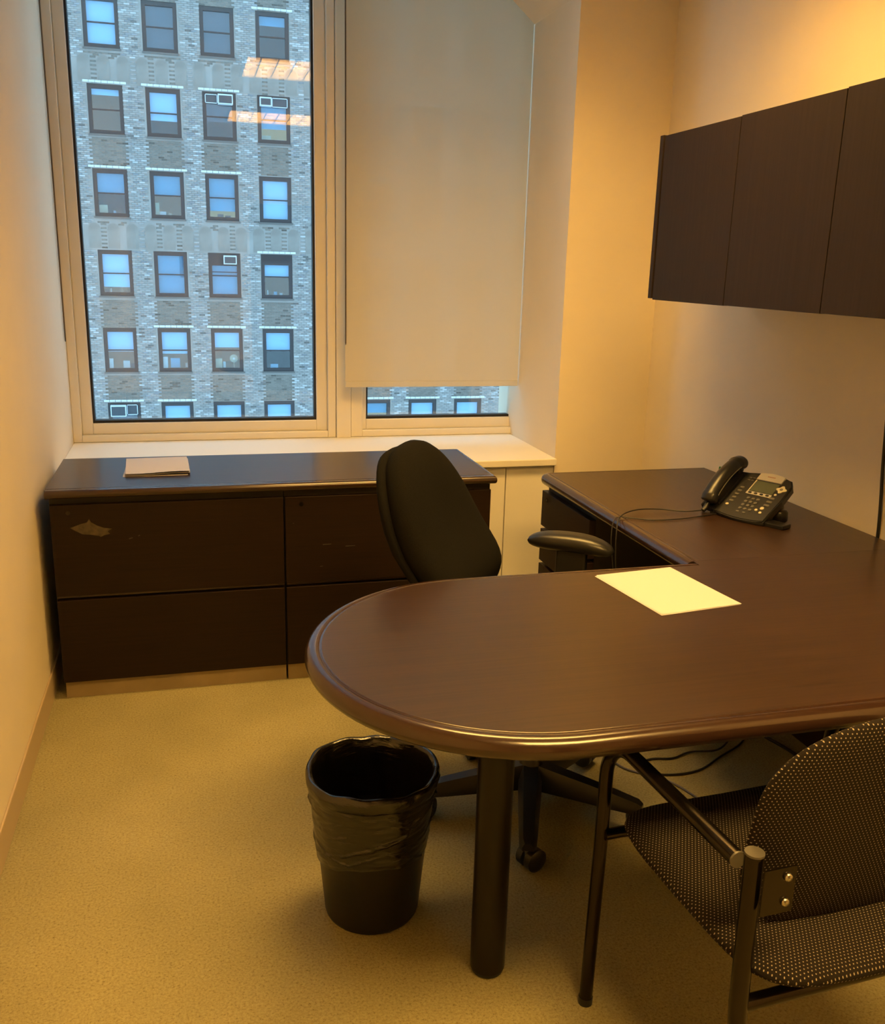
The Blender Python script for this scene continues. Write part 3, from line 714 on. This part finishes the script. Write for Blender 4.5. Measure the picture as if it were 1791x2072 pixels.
for k in range(3): tslab('feature_key', rrect(0.122, 0.140, 0.064 + k * 0.0165, 0.073 + k * 0.0165, 0.003), 0.0012, 0.0040, 'phone_button', body, 0.0008)
for (x, s, r) in ((0.120, 0.046, 0.006), (0.108, 0.036, 0.0045), (0.126, 0.028, 0.0045)): tslab('volume_key', rrect(x, x + 2 * r, s, s + 2 * r, r * 0.95), 0.0012, 0.0040, 'phone_pale', body)
# cradle and stand
tslab('cradle', rrect(-0.064, -0.006, 0.030, 0.185, 0.008), 0.0, 0.010, 'phone_plastic', body, 0.002)
st = pydata('stand', [(x, y, z) for x in (-0.03, 0.145) for (y, z) in ((0.010, 0.0), (0.150, 0.0), (0.150, 0.012), (0.125, 0.070), (0.060, 0.030), (0.012, 0.006))],
            [(0, 1, 2, 3, 4, 5), (6, 11, 10, 9, 8, 7)] + [(i, (i + 1) % 6, 6 + (i + 1) % 6, 6 + i) for i in range(6)], 'phone_plastic', tp)
box('stand_foot', -0.02, 0.218, 0.010, 0.058, 0.0, 0.013, 'phone_plastic', tp, bevel=0.003)
lathe('volume_wheel', [(0.022, 0.0), (0.026, 0.004), (0.026, 0.030), (0.020, 0.036)], 'phone_plastic', tp, False, (0.150, 0.105, 0.0), 24)
# handset: curved tube with ear and mouth cups
hx = -0.036
hp = catmull([T(hx, 0.018, 0.018), T(hx, 0.040, 0.033), T(hx, 0.085, 0.043), T(hx, 0.130, 0.045), T(hx, 0.180, 0.038), T(hx, 0.214, 0.022)], 6)
bm = bmesh.new(); n = len(hp)
hr = [0.0225 if i < 4 else 0.0195 for i in range(n)]
tube_bm(bm, hp, [0.024] + [0.0275] * 5 + [0.0250] * (n - 12) + [0.0285] * 5 + [0.025], 18, flat=0.78)
hs = bm_obj('handset', bm, 'phone_plastic', tp, smooth=True)
for s0 in (0.036, 0.186):
    bm = bmesh.new(); tube_bm(bm, [T(hx, s0, 0.008), T(hx, s0, 0.014), T(hx, s0, 0.036)], [0.019, 0.0215, 0.021], 20); shade_auto(bm_obj('ear_cup' if s0 > 0.1 else 'mouth_cup', bm, 'phone_plastic', hs))
bm = bmesh.new(); tube_bm(bm, [Vector(p) + Vector((0.0246, 0, -0.004)) for p in hp[5:-6]], 0.0016, 6); bm_obj('seam', bm, 'phone_button', hs, smooth=True)
# plug and cord
tube('cord_plug', [T(hx, 0.018, 0.016), T(hx - 0.002, 0.000, 0.006), T(hx - 0.004, -0.014, 0.004)], [0.006, 0.0085, 0.007], 'phone_plastic', tp, seg=10)
def onworld(pts): return [wmat(tp).inverted() @ Vector(p) for p in pts]
tube('handset_cord', catmull(onworld([(1.525, 2.505, 0.752), (1.47, 2.515, 0.748), (1.40, 2.545, 0.750), (1.33, 2.545, 0.752), (1.27, 2.515, 0.752), (1.225, 2.47, 0.748), (1.208, 2.445, 0.725), (1.202, 2.43, 0.66), (1.205, 2.425, 0.60)]), 8), 0.0022, 'cord', tp, seg=8)
tube('line_cord', catmull(onworld([(1.62, 2.49, 0.748), (1.52, 2.47, 0.745), (1.42, 2.445, 0.745), (1.33, 2.445, 0.745), (1.27, 2.475, 0.746), (1.235, 2.49, 0.747), (1.212, 2.480, 0.735), (1.200, 2.46, 0.68), (1.203, 2.44, 0.60)]), 8), 0.0018, 'cord', tp, seg=8)

# ================================================================== SMALL THINGS
gp = empty('green_marker', (1.901, 3.03, 0.60), label='slim green marker standing between the worktop and the wall', cat='marker')
tube('barrel', [(0, 0, 0), (0, 0, 0.145)], 0.0034, 'green', gp, seg=10)
tube('cap', [(0, 0, 0.145), (0, 0, 0.160), (0, 0, 0.168)], [0.0040, 0.0040, 0.003], 'green', gp, seg=10)
def cable(name, pts, r, mat, label, n=8):
    o = tube(name, catmull(pts, n), r, mat, seg=8); return tag(o, label, 'cable')
cable('wall_cable', [(1.897, 2.20, 1.08), (1.8985, 2.19, 0.95), (1.898, 2.176, 0.84), (1.8995, 2.170, 0.745), (1.9, 2.168, 0.60), (1.88, 2.17, 0.30), (1.86, 2.15, 0.02)], 0.0045, 'cord', 'thick black cable hanging down the wall behind the worktop')
cable('floor_cable', [(1.20, 2.38, 0.004), (1.225, 2.30, 0.004), (1.285, 2.243, 0.004), (1.33, 2.19, 0.004), (1.36, 2.10, 0.004), (1.39, 1.98, 0.004), (1.45, 1.85, 0.004)], 0.003, 'cord_blue', 'grey blue cable curving over the carpet under the desk')
cable('floor_cable', [(1.75, 2.45, 0.005), (1.66, 2.36, 0.005), (1.55, 2.30, 0.004), (1.45, 2.245, 0.004), (1.36, 2.235, 0.004), (1.285, 2.262, 0.004), (1.27, 2.31, 0.004), (1.33, 2.335, 0.004), (1.40, 2.325, 0.004), (1.47, 2.345, 0.006), (1.56, 2.33, 0.012), (1.66, 2.41, 0.005)], 0.0032, 'cord', 'black cable looped on the carpet under the desk')
cable('floor_cable', [(1.76, 2.40, 0.006), (1.79, 2.28, 0.006), (1.80, 2.12, 0.006), (1.82, 1.98, 0.006)], 0.0055, 'cord', 'thick straight black cord on the carpet under the desk')

# ================================================================== BUILDING ACROSS THE STREET
FY, FS = 45.0, 1.25
def fx(x): return x * FS
def fz(z): return CAM_H + (z - CAM_H) * FS
bld = empty('office_building', (fx(4), FY + 6, fz(-8)), label='tall brick office building with brown sash windows across the street', cat='building')
WCOL = 1.887; WW, WH = fx(1.15), 1.585 * FS
def wx(c): return fx(-3.03 + WCOL * c)
def wz(r): return fz(7.125 - 2.708 * (r - 2))          # top of the opening
COLS = range(-1, 10); ROWS = range(0, 8)
X0, X1, Z0F, Z1F = fx(-6.2), fx(15.2), fz(-9.0), fz(14.0)
random.seed(11)
# wall between the openings, with reveals
bm = bmesh.new()
xs = [X0]
for c in COLS: xs += [wx(c), wx(c) + WW]
xs.append(X1)
zs = [Z1F]
for r in ROWS: zs += [wz(r), wz(r) - WH]
zs.append(Z0F)
for i in range(len(xs) - 1):
    for j in range(len(zs) - 1):
        if i % 2 == 1 and j % 2 == 1: continue
        bbox(bm, xs[i], xs[i + 1], FY, FY + 0.45, zs[j + 1], zs[j])
bmesh.ops.remove_doubles(bm, verts=bm.verts, dist=0.0005)
bm_obj('wall', bm, 'mortar', bld, True)
box('sky_block_wall', X0, X1, FY, FY + 3, Z1F, Z1F + 20, 'mortar', bld, True)  # unseen plain wall above the facade, added to block low sky light
for a_, b_ in ((X0 - 45, X0), (X1, X1 + 45)): box('sky_block_wing', a_, b_, FY, FY + 6, Z0F - 12, Z1F + 20, 'mortar', bld, True)  # unseen plain walls either side, added to keep low sky out of the room
box('core', X0, X1, FY + 3.2, FY + 9, Z0F, Z1F, 'room_dark', bld, True)

# arched blind panels between rows 1-2 and rows 3-4 (three to a bay)
ARCH = []
AH = 0.86 * FS
for r in (1, 3, 5 - 6):
    if r < 0: continue
    for c in COLS:
        for k in range(3):
            cx = wx(c) + WW / 2 + (k - 1) * fx(0.629); zb = wz(r + 1) + 0.05 * FS
            ARCH.append((cx, zb))
AW = fx(0.40)
def arch_mesh():
    pts = [(-AW / 2, 0), (AW / 2, 0)] + [(AW / 2 * math.cos(PI * k / 10), AH - AW / 2 + AW / 2 * math.sin(PI * k / 10)) for k in range(11)]
    n = len(pts); vs = [(x, -0.006, z) for x, z in pts] + [(x, 0.0, z) for x, z in pts]
    me = bpy.data.meshes.new('arch_panel'); me.from_pydata(vs, [], [tuple(range(n))] + [(i, (i + 1) % n, n + (i + 1) % n, n + i) for i in range(n)])
    me.materials.append(MT['stucco']); return me
am = arch_mesh(); inv = wmat(bld).inverted()
for cx, zb in ARCH:
    o = bpy.data.objects.new('arch_panel', am); COL.objects.link(o); o.parent = bld; o.location = inv @ Vector((cx, FY - 0.002, zb))

# bricks, one mesh
BW, BH, J = 0.245, 0.082, 0.012
nx = int((X1 - X0) / BW) + 1; nz = int((Z1F - Z0F) / BH)
rng = np.random.default_rng(5)
verts, tones = [], []
winx = np.array([wx(c) for c in COLS]); winz = np.array([wz(r) for r in ROWS])
LINT = {(2, 0), (2, 1), (2, 2), (3, 0), (3, 1), (3, 2), (4, 3), (5, 1), (5, 2), (5, 3), (6, 0), (6, 1), (1, 3), (6, 6), (6, 7), (6, 5), (4, 6), (3, 5), (2, 6), (5, 5), (4, 5)}
arch = np.array(ARCH)
for k in range(nz):
    z0 = Z0F + k * BH; z1 = z0 + BH - J; zc = (z0 + z1) / 2
    inrow = (zc < winz + 0.02) & (zc > winz - WH - 0.16)
    off = (k % 2) * BW / 2
    x = X0 + off + np.arange(nx) * BW; xa = x.copy(); xb = x + BW - J; xc = (xa + xb) / 2
    d = xc[:, None] - winx[None, :]
    col_in = (d > -0.10) & (d < WW + 0.10); bay = ((d > 0.0) & (d < WW)).any(1)
    keep = np.ones(nx, bool)
    if inrow.any(): keep &= ~col_in.any(1)
    near = arch[np.abs(arch[:, 1] + AH / 2 - zc) < AH / 2 + 0.05]
    if len(near):
        da = np.abs(xc[:, None] - near[None, :, 0]); top = near[None, :, 1] + AH - AW / 2
        inside = (da < AW / 2 + 0.10) & ((zc < top) | (np.hypot(da, zc - top) < AW / 2 + 0.10)); keep &= ~inside.any(1)
    spand = bay & (not inrow.any())
    for i in np.nonzero(keep)[0]:
        b = spand[i]; u = rng.random()
        dep = FY - (0.004 if b else 0.012) - 0.004 * rng.random()
        verts.append((xa[i], xb[i], dep, z0, z1))
        if b:
            base = np.array([0.195, 0.168, 0.145]) * (0.88 + 0.24 * rng.random())
            if u < 0.06: base *= 0.6
        else:
            base = np.array([0.305, 0.285, 0.270]) * (0.84 + 0.32 * rng.random())
            if u < 0.035: base *= 0.55
            elif u > 0.90: base = np.array([0.44, 0.43, 0.42])
            elif u > 0.80: base *= np.array([0.85, 0.88, 0.95])
        tones.append(base)
V = np.array(verts); n = len(V); yb = np.full(n, FY + 0.02)
P = np.zeros((n, 8, 3), np.float32)
for idx, (a, b, c) in enumerate(((0, 0, 0), (1, 0, 0), (1, 0, 1), (0, 0, 1), (0, 1, 0), (1, 1, 0), (1, 1, 1), (0, 1, 1))):
    P[:, idx, 0] = V[:, 1] if a else V[:, 0]; P[:, idx, 1] = yb if b else V[:, 2]; P[:, idx, 2] = V[:, 4] if c else V[:, 3]
iv = np.array(inv); P = P.reshape(-1, 3) @ iv[:3, :3].T.astype(np.float32) + iv[:3, 3].astype(np.float32)
Fq = np.array([(0, 1, 2, 3), (1, 5, 6, 2), (5, 4, 7, 6), (4, 0, 3, 7), (3, 2, 6, 7), (4, 5, 1, 0)]); Fq = Fq[[0, 1, 3, 4, 5]]
faces = (np.arange(n)[:, None, None] * 8 + Fq[None]).reshape(-1)
me = bpy.data.meshes.new('brickwork'); me.vertices.add(n * 8); me.vertices.foreach_set('co', P.ravel())
me.loops.add(len(faces)); me.loops.foreach_set('vertex_index', faces.astype(np.int32))
nf = n * 5; me.polygons.add(nf); me.polygons.foreach_set('loop_start', np.arange(0, nf * 4, 4, dtype=np.int32)); me.polygons.foreach_set('loop_total', np.full(nf, 4, np.int32))
at = me.color_attributes.new('tone', 'FLOAT_COLOR', 'POINT')
colr = np.ones((n, 8, 4), np.float32); colr[:, :, :3] = np.array(tones, np.float32)[:, None, :]; at.data.foreach_set('color', colr.ravel())
me.update(); me.validate()
bw = link('brickwork', me, 'brick', bld); bw['kind'] = 'stuff'

# white lintel bricks
lm = bpy.data.meshes.new('lintel_brick'); tmp = bmesh.new(); bbox(tmp, -0.117, 0.117, -0.03, 0.02, -0.045, 0.045); tmp.to_mesh(lm); tmp.free(); lm.materials.append(MT['lintel'])
for (r, c) in sorted(LINT):
    if c not in COLS: continue
    lt = empty('lintel', (0, 0, 0)); lt.parent = bld; lt.location = inv @ Vector((wx(c) + WW / 2, FY, wz(r) + 0.085))
    for k in range(7):
        o = bpy.data.objects.new('brick', lm); COL.objects.link(o); o.parent = lt; o.location = ((k - 3) * 0.252, 0, 0)

# windows: spec = (blind, lower edge of blind as a share of the height, interior)
SPEC = {(1, 0): ('w', 1.0, 'd'), (1, 1): ('g', 1.0, 'd'), (1, 2): ('g', 1.0, 'd'), (1, 3): ('b', .22, 'd'),
        (2, 0): ('w', .14, 't'), (2, 1): ('w', .68, 'd'), (2, 2): ('g', .62, 'd'), (2, 3): ('b', .72, 'l'),
        (3, 0): ('b', .48, 'd'), (3, 1): ('b', .48, 't'), (3, 2): ('b', .84, 'l'), (3, 3): ('w', 1.0, 'd'),
        (4, 0): ('w', .86, 't'), (4, 1): ('b', 1.0, 'd'), (4, 2): ('b', 1.0, 'd'), (4, 3): ('w', .50, 't'),
        (5, 0): ('w', .54, 't'), (5, 1): ('w', .60, 't'), (5, 2): ('w', .42, 't'), (5, 3): ('w', .50, 'd'),
        (6, 0): ('g', 1.0, 'd'), (6, 1): ('w', 1.0, 'd'), (6, 2): ('w', 1.0, 'd'), (6, 3): ('w', 1.0, 'd'), (6, 5): ('b', .3, 'l'), (6, 6): ('w', 1.0, 'd'), (6, 7): ('w', 1.0, 'd'), (6, 8): ('g', 1.0, 'd')}
BM = {'w': 'blind_white', 'b': 'blind_blue', 'g': 'blind_grey'}; RM = {'d': 'room_dark', 't': 'room_dim_glow', 'l': 'room_glow'}
fw_, ft_, fb_ = 0.165, 0.185, 0.16
def shared(name, fn, mat):
    t = bmesh.new(); fn(t); bmesh.ops.recalc_face_normals(t, faces=t.faces); m = bpy.data.meshes.new(name); t.to_mesh(m); t.free(); m.materials.append(MT[mat]); return m
def fr(t):
    bbox(t, 0, fw_, 0.03, 0.14, -WH, 0); bbox(t, WW - fw_, WW, 0.03, 0.14, -WH, 0)
    bbox(t, fw_, WW - fw_, 0.03, 0.14, -ft_, 0); bbox(t, fw_, WW - fw_, 0.03, 0.14, -WH, -WH + fb_)
GH = WH - ft_ - fb_; MZ = -ft_ - GH * 0.5
frame_m = shared('frame', fr, 'fframe')
rail_m = shared('meeting_rail', lambda t: bbox(t, fw_, WW - fw_, 0.06, 0.13, MZ - 0.028, MZ + 0.028), 'fframe')
up_m = shared('upper_pane', lambda t: bbox(t, fw_, WW - fw_, 0.105, 0.111, MZ, -ft_), 'pane')
lo_m = shared('lower_pane', lambda t: bbox(t, fw_, WW - fw_, 0.090, 0.096, -WH + fb_, MZ), 'pane')
sill_m = shared('stone_sill', lambda t: bbox(t, -0.04, WW + 0.04, -0.05, 0.10, -WH - 0.075, -WH), 'fsill')
def room(t):
    x0, x1, y0, y1, z0, z1 = -0.1, WW + 0.1, 0.46, 1.9, -WH - 0.05, 0.1
    v = [t.verts.new(p) for p in ((x0, y0, z0), (x1, y0, z0), (x1, y0, z1), (x0, y0, z1), (x0, y1, z0), (x1, y1, z0), (x1, y1, z1), (x0, y1, z1))]
    for f in ((4, 5, 6, 7), (0, 1, 5, 4), (3, 2, 6, 7), (0, 4, 7, 3), (1, 5, 6, 2)): t.faces.new([v[i] for i in f])
ROOMS = {k: shared('room', room, m) for k, m in RM.items()}
def child(name, me, p):
    o = bpy.data.objects.new(name, me); COL.objects.link(o); o.parent = p; return o
rs = random.Random(4)
for r in ROWS:
    for c in COLS:
        sp = SPEC.get((r, c)) or (rs.choice('wwbbg'), rs.choice((.45, .6, .85, 1.0, 1.0)), rs.choice('ddt'))
        wd = child('window', frame_m, bld); wd.location = inv @ Vector((wx(c), FY, wz(r)))
        child('meeting_rail', rail_m, wd); child('upper_pane', up_m, wd); child('lower_pane', lo_m, wd); child('sill', sill_m, wd); child('room', ROOMS[sp[2]], wd)
        bz = -ft_ - GH * sp[1]
        child('blind', shared('blind', lambda t: bbox(t, fw_ * 0.6, WW - fw_ * 0.6, 0.20, 0.21, bz, -ft_ * 0.5), BM[sp[0]]), wd)
# louvred head on one window
wl = empty('louvre', (0, 0, 0)); wl.parent = bld; wl.location = inv @ Vector((wx(3), FY, wz(4)))
child('panel', shared('panel', lambda t: bbox(t, fw_ * .5, WW - fw_ * .5, 0.02, 0.05, -0.48, -0.02), 'fframe'), wl)
sl = shared('slat', lambda t: bbox(t, fw_ * .6, WW - fw_ * .6, -0.01, 0.02, -0.02, 0.02), 'fframe')
for k in range(5): child('slat', sl, wl).location = (0, 0, -0.06 - 0.06 * k)
w3 = [o for o in bld.children if o.name.startswith('window') and (o.location - inv @ Vector((wx(2), FY, wz(4)))).length < 0.01][0]
child('transom_panel', shared('transom_panel', lambda t: bbox(t, fw_, WW - fw_, 0.02, 0.06, -0.56, -ft_), 'fframe'), w3)
child('transom_rail', shared('transom_rail', lambda t: bbox(t, fw_, WW - fw_, 0.05, 0.085, -0.86, -0.82), 'fframe'), w3)
# air conditioners
def aircon(r, c, x0, x1, z0, z1, label, side=None):
    X, Z = wx(c), wz(r)
    e = empty('window_air_conditioner', (X + (x0 + x1) / 2, FY - 0.1, Z + z0), label=label, cat='air conditioner', group='window air conditioners of the brick building')
    box('casing', X + x0, X + x1, FY - 0.22, FY + 0.14, Z + z0, Z + z1, 'ac_white', e, True, bevel=0.012)
    m = 0.045; g = box('grille', X + x0 + m, X + x1 - m, FY - 0.228, FY - 0.218, Z + z0 + m, Z + z1 - m * 1.4, 'ac_grille', e, True)
    n = 6
    for k in range(n): zz = Z + z0 + m + (z1 - z0 - 2.4 * m) * (k + .5) / n; box('grille_slat', X + x0 + m, X + x1 - m, FY - 0.234, FY - 0.228, zz - 0.008, zz + 0.008, 'ac_grille', g, True)
    if side:
        a, b, c0, c1 = side
        bm = bmesh.new(); q = 0.03; y0, y1 = FY - 0.02, FY + 0.02
        bbox(bm, X + a, X + b, y0, y1, Z + c0, Z + c0 + q); bbox(bm, X + a, X + b, y0, y1, Z + c1 - q, Z + c1); bbox(bm, X + a, X + a + q, y0, y1, Z + c0, Z + c1); bbox(bm, X + b - q, X + b, y0, y1, Z + c0, Z + c1)
        bm_obj('side_frame', bm, 'ac_white', e, True); box('side_panel', X + a, X + b, FY + 0.02, FY + 0.05, Z + c0, Z + c1, 'ac_grille', e, True)
aircon(2, 2, 0.66, 1.30, -0.50, -0.09, 'white window air conditioner with a square side panel in a dark window', (0.12, 0.65, -0.47, -0.10))
aircon(2, 3, 0.10, 0.62, -0.46, -0.09, 'white window air conditioner with a wide side panel above a lit office', (0.64, 1.33, -0.47, -0.08))
aircon(4, 2, 0.68, 1.26, -0.49, -0.10, 'single white window air conditioner above three blue panes')
aircon(6, 0, 0.12, 0.80, -0.62, -0.10, 'large white window air conditioner in the lowest window row', (0.82, 1.30, -0.57, -0.10))
# clutter on far window sills
def clutter(r, c, items):
    X, Z = wx(c), wz(r) - WH + fb_
    for k, (name, x0, x1, h, mat, label, cat) in enumerate(items):
        y = FY + 0.30 + 0.16 * k; x0 = max(x0, fw_ + 0.01); x1 = min(x1, WW - fw_ - 0.01)
        tag(box(name, X + x0, X + x1, y, y + 0.04 + 0.08 * (k % 2), Z - 0.02, Z + h, mat, bevel=0.008), label, cat, 'clutter in the far office windows')
clutter(5, 0, [('binder_stack', .12, .34, .42, 'box_white', 'white binders standing in a far window beside papers', 'binder'), ('paper_stack', .76, 1.05, .30, 'box_white', 'tall white paper pile in a far window beside binders', 'paper'), ('dark_box', .95, 1.26, .18, 'box_dark', 'low dark box behind the white paper pile in a far window', 'box')])
clutter(5, 2, [('storage_box', .14, .48, .42, 'box_tan', 'tan storage box in a far window with a desk fan', 'box'), ('paper_holder', .52, .64, .26, 'box_white', 'narrow white paper holder between tan box and desk fan', 'paper')])
clutter(5, 3, [('sign_card', .36, .72, .16, 'box_blue', 'pale blue card standing alone in a dark far window', 'card')])
clutter(3, 1, [('storage_box', .12, .34, .52, 'box_tan', 'upright tan box in a far window above an arcade of arches', 'box'), ('paper_stack', .34, .62, .16, 'box_white', 'loose white papers beside an upright tan box in a far window', 'paper'), ('small_box', .70, .86, .12, 'box_tan', 'small tan box next to loose papers in a far window', 'box')])
clutter(3, 0, [('cushion', .16, .52, .34, 'box_tan', 'tan cushion against a dark far window pane', 'cushion'), ('blue_cup', .74, .84, .12, 'box_blue', 'small blue cup near a tan cushion in a dark far window', 'cup')])
clutter(3, 2, [('dark_box', .50, .76, .14, 'box_dark', 'taller dark box silhouetted against a lit far room', 'box'), ('desk_tray', .84, 1.08, .10, 'box_dark', 'low dark tray silhouetted against a lit far room', 'tray')])
clutter(2, 3, [('partition_panel', .12, .60, .20, 'box_tan', 'tan partition panel in a lit far office under an air conditioner', 'panel'), ('paper_stack', .82, 1.28, .06, 'box_white', 'white papers spread in a lit far office under an air conditioner', 'paper')])
clutter(4, 0, [('dark_box', .13, .36, .12, 'box_dark', 'little dark box below a nearly closed far blind', 'box'), ('white_bottle', .40, .46, .16, 'box_white', 'white bottle below a nearly closed far blind', 'bottle'), ('tan_folder', .82, .96, .20, 'box_tan', 'tan folder below a nearly closed far blind', 'folder')])
clutter(5, 1, [('white_cabinet', .13, .38, .50, 'box_white', 'white cabinet side seen in a far window', 'cabinet'), ('blue_partition', .50, .92, .42, 'box_blue', 'blue grey partition beside a white cabinet in a far window', 'partition'), ('paper_roll', 1.16, 1.27, .18, 'box_white', 'white paper roll beside a blue partition in a far window', 'paper')])
clutter(4, 3, [('white_bottle', .28, .33, .20, 'box_white', 'thin white bottle in the far window with a louvred head', 'bottle'), ('glass_jar', .60, .75, .14, 'box_blue', 'blue jar in the far window with a louvred head', 'jar'), ('paper_stack', .88, 1.02, .08, 'box_white', 'short paper pile in the far window with a louvred head', 'paper')])
fan = empty('desk_fan', (wx(5 - 3) + 1.02, FY + 0.32, wz(5) - WH + fb_), label='pale desk fan in a far office window', cat='fan')
tube('stand', [(0, 0.03, 0), (0, 0.03, 0.42)], 0.02, 'box_tan', fan); tube('cage', [(0, -0.02, 0.42), (0, 0.0, 0.42), (0, 0.05, 0.42)], [0.17, 0.19, 0.15], 'box_tan', fan, seg=20)
tube('hub', [(0, -0.035, 0.42), (0, -0.02, 0.42)], 0.05, 'box_white', fan, seg=14)
